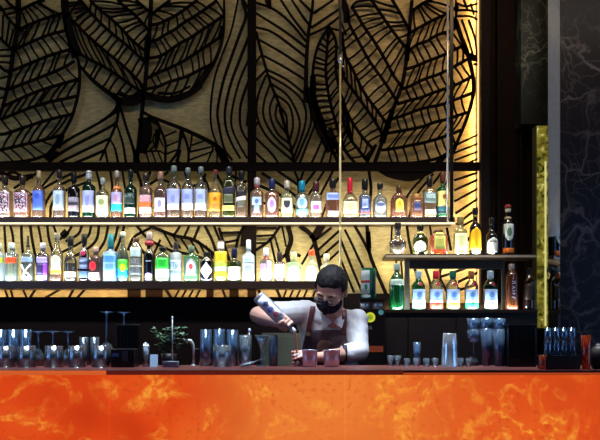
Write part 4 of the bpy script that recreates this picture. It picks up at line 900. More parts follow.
L.new(ncx.outputs[0], c1.inputs[0]); L.new(base.outputs[0], c1.inputs[6])
c2 = n.new('ShaderNodeMix'); c2.data_type = 'RGBA'; c2.inputs[7].default_value = lin('ffa83a') + (1,); L.new(vm2.outputs[0], c2.inputs[0]); L.new(c1.outputs[2], c2.inputs[6])
nE = n.new('ShaderNodeTexNoise'); nE.inputs['Scale'].default_value = 40; nE.inputs['Detail'].default_value = 3; L.new(tc.outputs['Object'], nE.inputs['Vector'])
r4 = n.new('ShaderNodeValToRGB'); r4.color_ramp.elements[0].position = .54; r4.color_ramp.elements[1].position = .66; r4.color_ramp.elements[1].color = (.4, .4, .4, 1); L.new(nE.outputs[0], r4.inputs[0])
vm3 = n.new('ShaderNodeMath'); vm3.operation = 'MULTIPLY'; L.new(r4.outputs[0], vm3.inputs[0]); L.new(r3.outputs[0], vm3.inputs[1])
c3 = n.new('ShaderNodeMix'); c3.data_type = 'RGBA'; c3.inputs[7].default_value = lin('a82c10') + (1,); L.new(vm3.outputs[0], c3.inputs[0]); L.new(c2.outputs[2], c3.inputs[6])
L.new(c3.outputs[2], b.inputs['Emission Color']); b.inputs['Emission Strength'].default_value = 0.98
b.inputs['Base Color'].default_value = lin('5a2410') + (1,)
onyx = m
CT = 1.10; DF, DK = 3.10, 3.585
t = thing('bar_counter', 'long bar counter faced with glowing orange onyx slabs under a dark red top', 'bar counter')
seams = [-3.0, P(-130, 0, DF).x, P(109.5, 0, DF).x, P(345, 0, DF).x, P(585, 0, DF).x, 2.6]
for a_, c_ in zip(seams, seams[1:]):
    bm = bmesh.new(); box(bm, a_ + .0006, c_ - .0006, DF, DF + .03, .12, CT - .020, .0006); obj('onyx_slab', bm, onyx, t)
bm = bmesh.new(); box(bm, -3.0, 2.6, DF - .012, DK, CT - .020, CT, .003); obj('top', bm, pbr('dark_red_polished_stone', '48120e', .4, bscale=20, vary=.3), t)
bm = bmesh.new(); box(bm, -3.0, 2.6, DF + .06, DK - .04, 0, CT - .021); obj('body', bm, darkwood, t)
bm = bmesh.new(); box(bm, -3.0, 2.6, DF + .03, DF + .06, 0, .118); obj('plinth', bm, darkwood, t)
bm = bmesh.new(); box(bm, -3.0, P(107, 0, DF).x, DF - .016, DF - .0125, CT - .0195, CT - .001); obj('edge_strip', bm, glow('painted_edge_glow', 'd8602c', .9), t)  # onyx reflection on the slab edge, added as a glowing strip
bm = bmesh.new(); box(bm, P(107.3, 0, DF).x, P(402.7, 0, DF).x, DF - .016, DF - .0125, CT - .0195, CT - .002); obj('edge_strip', bm, glow('painted_edge_red', '5c1c16', .9), t)  # added glow strip; lifts this stretch of edge to dull red
bm = bmesh.new(); box(bm, P(403, 0, DF).x, 2.6, DF - .016, DF - .0125, CT - .0185, CT - .010); obj('edge_strip', bm, glow('painted_edge_glow_dim', 'c04c24', .75), t)  # orange reflected line along the edge, also painted as glow

# ================================================================== GLASSWARE
GW = glass('bar_glass', 'e4ecf2', .16, gloss=1.5, rough=.06, bodycol='c4d4e4')
GB = glass('bar_glass_blue', 'c8dcf0', .26, gloss=1.7, rough=.08, bodycol='94bce8')
def vessel(bm, prof, wall, seg=28, flip=None):
    """outer profile (z, r) swept, with an inner wall; flip = height to stand it upside down"""
    inner = [(z + (wall * 2.2 if i == 0 else 0), max(.001, r - wall)) for i, (z, r) in enumerate(prof)]
    zz = (lambda z: flip - z) if flip else (lambda z: z)
    outr = [[bm.verts.new((math.cos(2 * PI * k / seg) * r, math.sin(2 * PI * k / seg) * r, zz(z))) for k in range(seg)] for z, r in prof]
    inr = [[bm.verts.new((math.cos(2 * PI * k / seg) * r, math.sin(2 * PI * k / seg) * r, zz(z))) for k in range(seg)] for z, r in inner]
    for R in (outr, inr):
        for a, c in zip(R, R[1:]):
            for k in range(seg): bm.faces.new((a[k], a[(k + 1) % seg], c[(k + 1) % seg], c[k]))
    for k in range(seg): bm.faces.new((outr[-1][k], outr[-1][(k + 1) % seg], inr[-1][(k + 1) % seg], inr[-1][k]))
    bm.faces.new(outr[0]); bm.faces.new(inr[0])
def base_z(D): return CT + .0005
def tumbler(name, label, px, D, h, wtop, wbot, z=None, flip=False, mat=None, group=None, base_mat=None, cat='glass'):
    """drinking glass h high with rim and foot widths, metres"""
    t = thing(name, label, cat, (U(px - 300, D), D, CT + .0005 if z is None else z), group=group)
    bm = bmesh.new(); vessel(bm, [(0, wbot / 2 * .94), (.003, wbot / 2), (h * .5, (wbot + wtop) / 4), (h, wtop / 2)], .0022, flip=h if flip else None)
    obj('glass_wall', bm, mat or GW, t, True)
    bm = bmesh.new(); zb0, zb1 = (h - .010, h - .0035) if flip else (.0035, .010)
    lathe(bm, [(zb0, wbot / 2 - .004), (zb1, wbot / 2 - .004)], 20); obj('thick_base', bm, base_mat or GB, t, True)
    return t
def stemware(name, label, px, D, H, bowl_h, bw, foot, z=None, flip=False, shape='wine', group=None, mat=None):
    t = thing(name, label, 'glass', (U(px - 300, D), D, CT + .0005 if z is None else z), group=group)
    zb = H - bowl_h; fl = H if flip else None; zz = (lambda q: H - q) if flip else (lambda q: q)
    prof = {'wine': [(zb, .004), (zb + bowl_h * .08, bw * .28), (zb + bowl_h * .3, bw * .47), (zb + bowl_h * .5, bw * .5), (zb + bowl_h * .8, bw * .44), (H, bw * .38)],
            'coupe': [(zb, .004), (zb + bowl_h * .15, bw * .25), (zb + bowl_h * .5, bw * .42), (H, bw * .5)],
            'martini': [(zb, .003), (zb + bowl_h * .5, bw * .27), (H, bw * .5)],
            'flute': [(zb, .004), (zb + bowl_h * .2, bw * .34), (zb + bowl_h * .6, bw * .5), (H, bw * .44)]}[shape]
    bm = bmesh.new(); vessel(bm, prof, .0016, flip=fl); obj('bowl', bm, mat or GW, t, True)
    bm = bmesh.new(); tube(bm, [(0, 0, zz(.004)), (0, 0, zz(.012)), (0, 0, zz((zb) * .6)), (0, 0, zz(zb + .004))], [.008, .0042, .0036, .006], 10); obj('stem', bm, GB, t, True)
    bm = bmesh.new(); pr = [(zz(0), foot / 2), (zz(.0018), foot / 2), (zz(.006), .007)]
    lathe(bm, sorted(pr), 28); obj('foot', bm, GB, t, True)
    return t
RB = glass('red_reflection_tint', 'c89890', .35, bodycol='a84c40')  # red onyx reflection painted into the glass base as a tint
LBL5 = ['short rocks glass at the open end of the front row', 'short rocks glass second in the front row, before the tall blue tumblers', 'short rocks glass before the middle upturned coupe', 'short rocks glass fourth in the front row', 'short rocks glass ending the front row, before the tall upturned wine glass']
for px, lb in zip((6.5, 27, 54, 77, 101), LBL5):
    tumbler('rocks_glass', lb, px, 3.37, .100, .088, .082, flip=True, base_mat=RB, group='rocks glasses in the front row')
for px, lb in zip((1, 13.8, 26), ('tall bluish tumbler upside down, outermost behind the rocks glasses', 'tall bluish tumbler upside down, middle of the three behind the rocks glasses', 'tall bluish tumbler upside down, next to the first upturned coupe')):
    tumbler('highball_glass', lb, px, 3.49, .176, .058, .054, flip=True, mat=GB, group='tall tumblers behind the rocks glasses')
for px, lb in zip((38.5, 53, 68), ('upturned stem glass with wide flat foot, next to the tall blue tumblers', 'upturned stem glass with wide flat foot, middle of the three', 'upturned stem glass with wide flat foot, beside the low glasses')):
    stemware('coupe_glass', lb, px, 3.485 + .0, .168, .085, .068, .066, flip=True, shape='coupe', group='upturned stem glasses')
for px, lb in zip((84, 95), ('low glass behind the fourth rocks glass', 'low glass behind the last rocks glass of the front row')):
    tumbler('tumbler', lb, px, 3.535, .140, .05, .046, flip=True, group='low tumblers behind the rocks glasses')
stemware('wine_glass', 'tall upturned wine glass with a gleaming bowl beside the rocks glasses', 106.5, 3.465, .262, .115, .07, .062, flip=True, group=None)
stemware('wine_glass', 'tall upturned wine glass standing behind the dark caddy', 124, 3.53, .262, .115, .07, .064, flip=True)
# dark caddy
cad = pbr('black_plastic', '0e0f14', .3)
x0, x1 = P(113, 0, 3.38).x, P(136, 0, 3.38).x
t = thing('bar_caddy', 'black napkin caddy with ribbed back beside the row of rocks glasses', 'caddy', (0, 0, 0))
bm = bmesh.new(); box(bm, x0, x1, 3.34, 3.45, CT + .0005, CT + .085, .003); obj('tray_body', bm, cad, t)
bm = bmesh.new(); box(bm, x0, x1, 3.435, 3.45, CT + .0855, CT + .20, .003)
for i in range(7):
    xx = x0 + .008 + i * (x1 - x0 - .018) / 6; box(bm, xx, xx + .004, 3.431, 3.436, CT + .09, CT + .195)
obj('ribbed_back', bm, cad, t)
bm = bmesh.new(); box(bm, x0 + .008, x0 + .036, 3.337, 3.3398, CT + .05, CT + .066); obj('blue_sticker', bm, pbr('blue_sticker', '3c6090', .4), t)
bm = bmesh.new(); box(bm, x0 + .052, x0 + .078, 3.336, 3.3398, CT + .03, CT + .075); obj('grey_panel', bm, pbr('dim_grey_panel', '3a3c40', .4), t)
# jar, card, herb pot, rod on a block, little tap
t = thing('glass_jar', 'small glass jar with pale straws beside the black caddy', 'jar', (U(146 - 300, 3.42), 3.42, CT + .0005))
bm = bmesh.new(); vessel(bm, [(0, .017), (.003, .019), (.07, .019), (.09, .017), (.098, .018)], .002); obj('glass_wall', bm, GW, t, True)
for i in range(7):
    a = i * .9; bm = bmesh.new(); tube(bm, [(.007 * math.cos(a), .007 * math.sin(a), .006), (.011 * math.cos(a), .011 * math.sin(a), .103 + .006 * (i % 3))], .0024, 8); obj('straw', bm, pbr('pale_straw', 'b8c0c8', .5), t, True)
t = thing('card_holder', 'small tilted blue-grey card standing next to the jar of straws', 'card', (U(153.8 - 300, 3.38), 3.38, CT + .0005), (0, 0, .1))
bm = bmesh.new(); vs = []
for x in (-.018, .018):
    for (y, z) in ((0, 0), (.003, 0), (.020, .058), (.017, .058)): vs.append(bm.verts.new((x, y, z)))
for f in ((0, 1, 2, 3), (7, 6, 5, 4), (0, 3, 7, 4), (1, 5, 6, 2), (0, 4, 5, 1), (3, 2, 6, 7)): bm.faces.new([vs[i] for i in f])
obj('card', bm, pbr('blue_grey_card', '8098b4', .4), t)
bm = bmesh.new(); box(bm, -.018, .018, .004, .03, 0, .004); obj('base', bm, cad, t)
t = thing('potted_herb', 'bushy dark green mint in a black pot on the counter', 'plant', (U(169 - 300, 3.49), 3.49, CT + .0005))
bm = bmesh.new(); vessel(bm, [(0, .030), (.06, .038)], .003); obj('pot', bm, cad, t, True)
bm = bmesh.new(); rr = random.Random(3); tips = []
lathe(bm, [(.05, .033), (.055, .033)], 16)
for i in range(22):
    a = rr.uniform(0, 2 * PI); s_ = rr.uniform(.02, .075); h_ = rr.uniform(.10, .19)
    p0 = Vector((.02 * math.cos(a), .02 * math.sin(a), .055)); p1 = Vector((s_ * .6 * math.cos(a), s_ * .3 * math.sin(a), h_ * .7)); p2 = Vector((s_ * 1.15 * math.cos(a), s_ * .42 * math.sin(a), h_))
    tube(bm, [p0, p1, p2], .0015, 5); tips += [p1, (p1 + p2) / 2, p2]
obj('stems', bm, pbr('green_stem', '26401c', .6), t)
bm = bmesh.new()
for p in tips:
    for j in range(3):
        a = rr.uniform(0, 2 * PI); ln = rr.uniform(.016, .028); d = Vector((math.cos(a), math.sin(a) * .6, rr.uniform(-.3, .7))).normalized(); s_ = d.cross(Vector((0, 0, 1))).normalized() * ln * .33
        up_ = d.cross(s_).normalized() * .003
        q = [p, p + d * ln * .35 + s_, p + d * ln * .75 + s_ * .8, p + d * ln, p + d * ln * .75 - s_ * .8, p + d * ln * .35 - s_]
        mid = p + d * ln * .5 - up_
        v = [bm.verts.new(x) for x in q]; c = bm.verts.new(mid)
        for k in range(6): bm.faces.new((v[k], v[(k + 1) % 6], c))
o = obj('foliage', bm, pbr('mint_leaf', '1c4424', .5, vary=.4), t, recalc=False); o['kind'] = 'stuff'
t = thing('spoon_stand', 'thin upright steel rod on a small blue-grey block before the mint', 'stand', (U(172 - 300, 3.36), 3.36, CT + .0005))
bm = bmesh.new(); box(bm, -.042, .030, -.02, .02, 0, .028, .003); obj('block', bm, pbr('blue_grey_block', '7c8698', .4, .3), t)
bm = bmesh.new(); tube(bm, [(.002, 0, .0285), (.002, 0, .225)], [.0026, .0026], 8); lathe(bm, [(.2255, .002), (.229, .0045), (.234, .0045), (.238, .002)], 10, loc=(.002, 0, 0)); obj('rod', bm, steel, t, True)
t = thing('faucet', 'small pale chrome tap curving down between the mint and the tall glasses', 'tap', (U(193.5 - 300, 3.5), 3.5, CT + .0005))
bm = bmesh.new(); tube(bm, [(0, 0, .006), (.001, 0, .07), (-.003, 0, .105), (-.014, 0, .122), (-.028, 0, .122), (-.036, 0, .112)], [.0065, .006, .008, .0095, .0095, .008], 12); obj('spout', bm, pbr('pale_chrome', 'c8d8d0', .25, .6), t, True)
bm = bmesh.new(); lathe(bm, [(0, .013), (.005, .013), (.006, .007)], 16); obj('base', bm, steel, t, True)
bm = bmesh.new(); box(bm, -.003, .024, -.003, .003, .08, .086, .001); obj('lever', bm, steel, t)

for px, D_, h_, lb in ((206, 3.50, .176, 'tall bluish upside-down tumbler next to the tap'), (219.4, 3.51, .178, 'tall bluish upside-down tumbler, middle of the three beside the tap'), (232.6, 3.50, .176, 'tall bluish upside-down tumbler behind the cut mixing glass')):
    tumbler('highball_glass', lb, px, D_, h_, .064, .056, flip=True, mat=GB, group='tall tumblers beside the tap')
t = tumbler('mixing_glass', 'clear stirring glass standing before the tall tumblers', 222, 3.40, .102, .086, .080, group=None)
bm = bmesh.new()
for z_ in (.028, .055):
    for k in range(24):
        a = 2 * PI * k / 24; tube(bm, [(math.cos(a) * .0415, math.sin(a) * .0415, z_), (math.cos(a + .13) * .0415, math.sin(a + .13) * .0415, z_ + .022)], .0009, 4, False)
obj('cut_pattern', bm, GB, t)
t = tumbler('tumbler', 'clear tumbler with a long bar spoon leaning in it', 245.5, 3.46, .150, .060, .054, mat=GW)
sp = thing('bar_spoon', 'long thin steel bar spoon leaning in the clear tumbler', 'spoon', (U(245.5 - 300, 3.46), 3.46, CT + .012))
bm = bmesh.new(); tube(bm, [(-.006, 0, 0), (.019, 0, .15)], .0018, 8); obj('shaft', bm, steel, sp, True)
bm = bmesh.new(); lathe(bm, [(0, .002), (.004, .006), (.012, .007), (.02, .003)], 12, dep=.5, loc=(.0195, 0, .15)); obj('spoon_end', bm, steel, sp, True)
t = thing('strainer', 'flat julep strainer lying tilted before the tumbler with the spoon', 'strainer', (U(248 - 300, 3.36), 3.36, CT + .012), (.0, -.28, .25))
bm = bmesh.new(); vessel(bm, [(0, .022), (.003, .034), (.007, .038)], .0015); obj('bowl', bm, pbr('pale_blue_steel', 'a8bccc', .25, .8), t, True)
bm = bmesh.new(); box(bm, .036, .088, -.006, .006, .005, .0075, .001); obj('handle', bm, steel, t)
stemware('martini_glass', 'martini glass with amber glint under the bartender\'s raised elbow', 261.5, 3.47, .150, .080, .066, .056, shape='martini')
tumbler('highball_glass', 'tall narrow glass between the martini glass and the jigger', 273.5, 3.50, .150, .046, .042, mat=GB)

# ---- steel cups and jigger by the bartender's hands
def tin(name, label, px, D, h, wt, wb, flip=False, group=None, cat='cup', z=None):
    t = thing(name, label, cat, (U(px - 300, D), D, CT + .0005 if z is None else z), group=group)
    bm = bmesh.new(); vessel(bm, [(0, wb / 2 - .003), (.003, wb / 2), (h * .5, (wb + wt) / 4), (h - .002, wt / 2), (h, wt / 2 + .0012)], .0012, flip=h if flip else None, seg=36)
    obj('cup_body', bm, pbr('mirror_steel', 'dce4f0', .18, .8, bscale=9, vary=.15), t, True); return t
tin('steel_cup', 'short polished steel cup next to the jigger, under the bartender', 309.6, 3.42, .080, .076, .068, group='short steel cups')
tin('steel_cup', 'short polished steel cup before the bartender\'s resting forearm', 331.6, 3.42, .080, .082, .072, group='short steel cups')
JX, JD = U(297.3 - 300, 3.46), 3.46
t = thing('jigger', 'small two-ended steel jigger the bartender pours into', 'jigger', (JX, JD, CT + .0005))
bm = bmesh.new(); vessel(bm, [(.030, .006), (.062, .019)], .001); obj('upper_cup', bm, steel, t, True)
bm = bmesh.new(); vessel(bm, [(.0, .006), (.029, .0165)], .001, flip=.029); obj('lower_cup', bm, steel, t, True)
t = thing('poured_drink', 'thin orange stream falling from the tilted bottle into the jigger', 'drink')
bm = bmesh.new(); zt_ = P(0, 331, 3.46).z
tube(bm, [(P(294.5, 0, 3.46).x, 3.46, zt_), (P(296, 0, 3.46).x, 3.46, zt_ - .012), (JX - .001, 3.46, CT + .0655), (JX, 3.46, CT + .0345)], [.003, .0035, .0055, .004], 10)
obj('stream', bm, glass('orange_drink', 'f0a070', .5, bodycol='f08848'), t, True)

# ---- glasses and tins on the other side of the bartender
for px, lb in ((390.5, 'little shot glass nearest the bartender in the row of two'), (397.6, 'little shot glass second in the row of two')):
    tumbler('shot_glass', lb, px, 3.50, .050, .031, .026, group='shot glasses beside the bartender')
tumbler('tumbler', 'slim upright bluish tumbler behind the little shot glasses', 417, 3.535, .115, .036, .032, mat=GB)
for px, lb in ((407, 'low glass between the shot glasses and the slim bluish tumbler'), (416, 'low glass before the slim bluish tumbler'), (426.5, 'low glass just past the slim bluish tumbler'), (435, 'low glass beside the upturned steel shaker')):
    tumbler('shot_glass', lb, px, 3.45, .038, .032, .028, group='low glasses beside the shaker')
tin('shaker_tin', 'tall upturned steel shaker tin shining blue', 449.5, 3.43, .158, .080, .062, flip=True, cat='shaker')
for px, lb in ((460.6, 'small shot glass next to the shaker tin'), (468.6, 'small shot glass below the stacked short tumblers')):
    tumbler('shot_glass', lb, px, 3.43, .040, .030, .026, group='small glasses next to the shaker tin')
KZ = CT + .0005
stemware('coupe_glass', 'stem glass holding up two short stacked tumblers', 473.5, 3.53, .118, .05, .062, .05, shape='coupe', flip=True)
tumbler('tumbler', 'short bluish tumbler, lower of the two on the stem glass', 473.5, 3.53, .056, .062, .058, z=KZ + .1185, mat=GB)
tumbler('tumbler', 'short bluish tumbler, topmost on the stem glass', 473.5, 3.53, .056, .062, .058, z=KZ + .175, mat=GB)
tumbler('pint_glass', 'tall conical glass in the middle of the stacked group', 486.6, 3.50, .180, .062, .040, mat=GB)
tumbler('tumbler', 'short tumbler on top of the middle conical glass', 486.6, 3.50, .052, .058, .062, z=KZ + .1805, mat=GB)
tumbler('pint_glass', 'tall conical glass beside the black ribbed bin', 499.4, 3.45, .176, .058, .044, mat=GB)
tumbler('tumbler', 'short tumbler on top of the conical glass beside the bin', 499.4, 3.45, .052, .056, .058, z=KZ + .1765, mat=GB)
x0, x1 = P(507.5, 0, 3.40).x, P(535, 0, 3.40).x
t = thing('storage_bin', 'black ribbed plastic bin between the conical glasses and the glass rack', 'bin')
bm = bmesh.new(); box(bm, x0, x1, 3.38, 3.50, CT + .0005, CT + .19, .004)
for i in range(8):
    xx = x0 + .006 + i * (x1 - x0 - .018) / 7; box(bm, xx, xx + .005, 3.376, 3.381, CT + .05, CT + .18)
obj('bin_body', bm, cad, t)
bm = bmesh.new(); box(bm, x0 - .003, x1 + .003, 3.375, 3.505, CT + .1905, CT + .20, .002); obj('lid', bm, cad, t)
bm = bmesh.new(); box(bm, x0 + .01, x0 + .05, 3.3755, 3.3798, CT + .03, CT + .038); obj('handle', bm, pbr('dim_grey_panel', '3a3c40', .4), t)
# rack with glasses
x0, x1 = P(547.5, 0, 3.14).x, P(580.5, 0, 3.14).x
t = thing('rack_box', 'dark reddish wooden box with a slot handle carrying blue-lit glasses', 'box')
bm = bmesh.new(); zt_ = CT + .060; box(bm, x0, x1, 3.14, 3.27, CT + .0005, zt_ - .006, .002); obj('box_body', bm, pbr('reddish_dark_wood', '3c1a12', .4, bscale=30, vary=.3), t)
bm = bmesh.new(); box(bm, x0 - .003, x1 + .003, 3.137, 3.273, zt_ - .0055, zt_, .001); obj('rim', bm, cad, t)
bm = bmesh.new(); box(bm, (x0 + x1) / 2 - .018, (x0 + x1) / 2 + .014, 3.1375, 3.1398, CT + .026, CT + .032); obj('slot_handle', bm, cad, t)
i = 0
names = ['outer column by the gold reflection', 'second column', 'third column', 'column next to the orange-lit glass']
wq = (x1 - x0) / 4
for k in range(4):
    xx = x0 + wq * (k + .5); pxx = 300 + xx / 3.19 * F
    tumbler('tumbler', 'upturned tumbler on the rack box, lower one of the ' + names[k], pxx, 3.19, .062, wq * .92, wq * .84, z=zt_ + .0005, flip=True, mat=GB, group='tumblers on the rack box')
    tumbler('tumbler', 'upturned tumbler on the rack box, upper one of the ' + names[k], pxx, 3.19, .060, wq * .92, wq * .84, z=zt_ + .063, flip=True, mat=GB, group='tumblers on the rack box')
OG = glass('orange_light_tint', 'e89c78', .35, bodycol='d85c34')  # orange light on the glass, put in as its tint
tumbler('candle_glass', 'small orange-tinted glass at the foot of the gold reflection, beside the rack box', 543, 3.16, .062, .036, .032, mat=OG, base_mat=glass('orange_wax', 'f07038', .8, bodycol='f07038'))
tumbler('tumbler', 'tall slim glass tinted with orange light between the rack box and the dark round pot', 586, 3.17, .150, .042, .034, mat=OG, base_mat=OG)
t = thing('round_pot', 'round black pot at the outer end of the counter, beside the orange-lit glass', 'pot', (U(598.5 - 300, 3.2), 3.2, CT + .0005))
bm = bmesh.new(); lathe(bm, [(0, .022), (.004, .026), (.03, .040), (.055, .043), (.08, .036), (.095, .024), (.10, .02)], 28); obj('pot_body', bm, pbr('matt_black', '0f0a0c', .5), t, True)
bm = bmesh.new(); lathe(bm, [(.1005, .02), (.104, .02), (.108, .012), (.114, .004)], 20); obj('lid', bm, pbr('matt_black', '0f0a0c', .5), t, True)

# ================================================================== behind the counter
t = thing('steel_fridge', 'grey-green steel under-counter fridge behind the pouring arm', 'fridge')
x0, x1 = P(262, 0, 4.22).x, P(320, 0, 4.22).x
bm = bmesh.new(); box(bm, x0, x1, 4.22, 4.494, .02, P(0, 333, 4.22).z, .003); obj('body', bm, pbr('grey_green_steel', '6a6e60', .5, .2), t)
bm = bmesh.new(); box(bm, x0 + .01, x1 - .01, 4.205, 4.2195, .12, P(0, 336, 4.22).z, .003); d_ = obj('door', bm, pbr('grey_green_steel', '6a6e60', .5, .2), t)
bm = bmesh.new(); tube(bm, [(x0 + .03, 4.19, 1.0), (x0 + .03, 4.19, .7)], .006, 8); obj('handle', bm, steel, d_)
# drinks machine with two chrome drums, a round yellow badge and a can on top
blk = pbr('satin_black_housing', '171214', .3, .1)
D0 = 4.12
t = thing('drinks_machine', 'black machine with two chrome drums and a yellow round badge behind the bartender', 'machine')
bm = bmesh.new(); box(bm, P(359, 0, D0).x, P(384.5, 0, D0).x, D0, D0 + .20, .02, P(0, 309, D0).z, .006); obj('housing', bm, blk, t)
for px, w_ in ((365.5, 10), (378, 10)):
    bm = bmesh.new(); lathe(bm, [(P(0, 309, D0).z + .0005, U(w_ / 2, D0)), (P(0, 303, D0).z, U(w_ / 2, D0)), (P(0, 302, D0).z, U(w_ / 2 - 1, D0))], 20, loc=(U(px - 300, D0), D0 + .04, 0)); obj('chrome_drum', bm, steel, t, True)
bm = bmesh.new(); box(bm, P(360, 0, D0).x, P(384.5, 0, D0).x, D0 + .005, D0 + .10, P(0, 301.8, D0).z, P(0, 299, D0).z, .002); obj('drum_lid', bm, blk, t)
def disc(name, px, py, r, D, c, parent, th=.003, es=0):
    bm = bmesh.new(); q = P(px, py, D); seg = 28
    a = [bm.verts.new((q.x + math.cos(2 * PI * k / seg) * r, D, q.z + math.sin(2 * PI * k / seg) * r)) for k in range(seg)]
    c2 = [bm.verts.new((v.co.x, D + th, v.co.z)) for v in a]
    bm.faces.new(a); bm.faces.new(c2[::-1])
    for k in range(seg): bm.faces.new((a[k], a[(k + 1) % seg], c2[(k + 1) % seg], c2[k]))
    return obj(name, bm, pbr('badge_' + c + str(es), c, .4, emis=c, es=es), parent)
bd = disc('round_badge', 370.3, 317.3, U(5.0, D0), D0 - .004, 'e4e83c', t, es=.45)
disc('badge_ring', 370.3, 317.3, U(3.3, D0), D0 - .0048, 'b8cc34', bd, .0006, es=.35)
bm = bmesh.new(); q = P(370.3, 317.3, D0 - .0056)
for a_ in range(3):
    tube(bm, [(q.x - .010 + a_ * .007, D0 - .0056, q.z + .006), (q.x - .008 + a_ * .007, D0 - .0056, q.z - .007)], .0011, 5)
obj('badge_mark', bm, lab('486018'), bd)
disc('small_badge', 381, 312.3, U(2.6, D0), D0 - .004, '68b8b8', t, es=.15)
bm = bmesh.new(); q = P(370.5, 327.5, D0 - .002)
for (a_, c_) in (((-.008, -.008), (0, .009)), ((0, .009), (.009, -.008)), ((.009, -.008), (-.008, -.008))):
    tube(bm, [(q.x + a_[0], D0 - .002, q.z + a_[1]), (q.x + c_[0], D0 - .002, q.z + c_[1])], .0013, 5)
obj('triangle_mark', bm, lab('a09c90'), t)
bm = bmesh.new(); box(bm, P(366, 0, D0).x, P(383, 0, D0).x, D0 - .003, D0 - .0002, P(0, 352, D0).z, P(0, 346, D0).z); nb_ = obj('name_plate', bm, pbr('brick_red_plate', '8c3c20', .4, emis='8c3c20', es=.25), t)
bm = bmesh.new(); q0 = P(368, 349, D0)
for i in range(5):
    xx = q0.x + i * .017; tube(bm, [(xx, D0 - .0038, q0.z - .009), (xx, D0 - .0038, q0.z + .009)], .0014, 5)
    tube(bm, [(xx, D0 - .0038, q0.z + (.009 if i % 2 else 0)), (xx + .009, D0 - .0038, q0.z + (.009 if i % 2 else 0))], .0012, 5)
obj('plate_lettering', bm, lab('2c140c'), nb_)
t = thing('drink_can', 'green, white and red beverage can standing on the black machine', 'can', (U(368.5 - 300, D0 + .05), D0 + .05, P(0, 299, D0).z + .0005))
kc = (D0 + .05) / F; hc = 31 * kc; rc = 7.6 * kc
bm = bmesh.new(); lathe(bm, [(0, rc * .8), (.006, rc), (hc - .014, rc), (hc - .003, rc * .84), (hc, rc * .86)], 32); obj('can_body', bm, pbr('green_can', '16805c', .3, .3), t, True)
cb = Bot([(0, rc * .8), (.006, rc), (hc - .014, rc), (hc, rc * .86)], 2, 1)
obj('white_panel', patch(cb, .030, hc - .014, .52, 'rect', -.46), lab('dce8e4'), t, True)
obj('red_band', patch(cb, hc * .52, hc * .60, .56, 'rect', -.42, .002), lab('c43c38'), t, True)
obj('green_emblem', patch(cb, hc * .30, hc * .48, .2, 'oval', -.4, .002), lab('208860'), t, True)
obj('dark_panel', patch(cb, .030, hc - .018, .22, 'rect', .62), lab('123028'), t, True)
obj('white_foot', patch(cb, .007, .026, .55, 'oval', -.35, .002), lab('dce8e8'), t, True)
# ================================================================== BARTENDER
def V(px, py, D): return P(px, py, D)
class Vol:
    """solid volumes that a voxel remesh melts into one continuous surface"""
    def __init__(s): s.bm = bmesh.new()
    def ell(s, c, r, M=None, seg=20):
        R = bmesh.ops.create_uvsphere(s.bm, u_segments=seg, v_segments=seg // 2 + 2, radius=1.0)
        for v in R['verts']:
            p = Vector((v.co.x * r[0], v.co.y * r[1], v.co.z * r[2])) + Vector(c)
            v.co = M @ p if M else p
    def cap(s, a, b_, ra, rb, M=None, seg=14, flat=None):
        a, b_ = Vector(a), Vector(b_)
        if M: a, b_ = M @ a, M @ b_
        d = (b_ - a); l = d.length; d.normalize()
        q = d.to_track_quat('Z', 'Y').to_matrix()
        rings = []
        pr = []
        for i in range(5): t_ = -PI / 2 + PI / 2 * (i + .15) / 5; pr.append((ra * math.sin(t_), ra * math.cos(t_)))
        for i in range(5): t_ = PI / 2 * (i) / 5; pr.append((l + rb * math.sin(t_), rb * math.cos(t_)))
        for z, r in pr:
            rings.append([s.bm.verts.new(a + q @ Vector((r * math.cos(2 * PI * k / seg), r * math.sin(2 * PI * k / seg), z))) for k in range(seg)])
        for A, B in zip(rings, rings[1:]):
            for k in range(seg): s.bm.faces.new((A[k], A[(k + 1) % seg], B[(k + 1) % seg], B[k]))
        s.bm.faces.new(rings[0][::-1]); s.bm.faces.new(rings[-1])
    def chain(s, pts, rad, M=None):
        for (a, b_), (ra, rb) in zip(zip(pts, pts[1:]), zip(rad, rad[1:])): s.cap(a, b_, ra, rb, M)
    def make(s, name, mat, parent, voxel=.005, smooth=3, shape=None):
        bmesh.ops.recalc_face_normals(s.bm, faces=s.bm.faces[:])
        me = bpy.data.meshes.new(name); s.bm.to_mesh(me); s.bm.free()
        o = bpy.data.objects.new(name, me); COL.objects.link(o)
        md = o.modifiers.new('r', 'REMESH'); md.mode = 'VOXEL'; md.voxel_size = voxel; md.use_smooth_shade = True
        if smooth: sm = o.modifiers.new('s', 'SMOOTH'); sm.factor = .5; sm.iterations = smooth
        dg = bpy.context.evaluated_depsgraph_get(); dg.update()
        new = bpy.data.meshes.new_from_object(o.evaluated_get(dg))
        o.modifiers.clear(); o.data = new; new.name = name
        new.materials.clear(); new.materials.append(mat)
        if shape:
            for v in new.vertices: v.co = shape(v.co.copy())
        for p in new.polygons: p.use_smooth = True
        if parent: o.parent = parent
        return o
skin = pbr('skin', 'c09080', .5, bscale=40, vary=.08)
shirtm = pbr('white_shirt_cloth', 'dcdfe8', .8, bump=.35, bscale=26, vary=.05)
man = thing('person', 'bartender in white shirt, plum apron, glasses and black mask, bending to pour', 'person')
HC = V(331, 290.5, 3.72)
HM = Matrix.Translation(HC) @ Matrix.Rotation(math.radians(-17), 4, 'Z') @ Matrix.Rotation(math.radians(10), 4, 'Y') @ Matrix.Rotation(math.radians(34), 4, 'X')
NB = V(332, 319, 3.865)
SR, SL = V(305, 312, 3.87), V(356, 321, 3.88)
ER, EL = V(258.5, 315, 3.70), V(358, 352, 3.76)
WR, WL = V(281, 322.5, 3.545), V(323, 357, 3.605)
CH, WA, PE = V(331, 342, 3.93), V(331, 372, 4.0), Vector((.165, 4.05, .93))
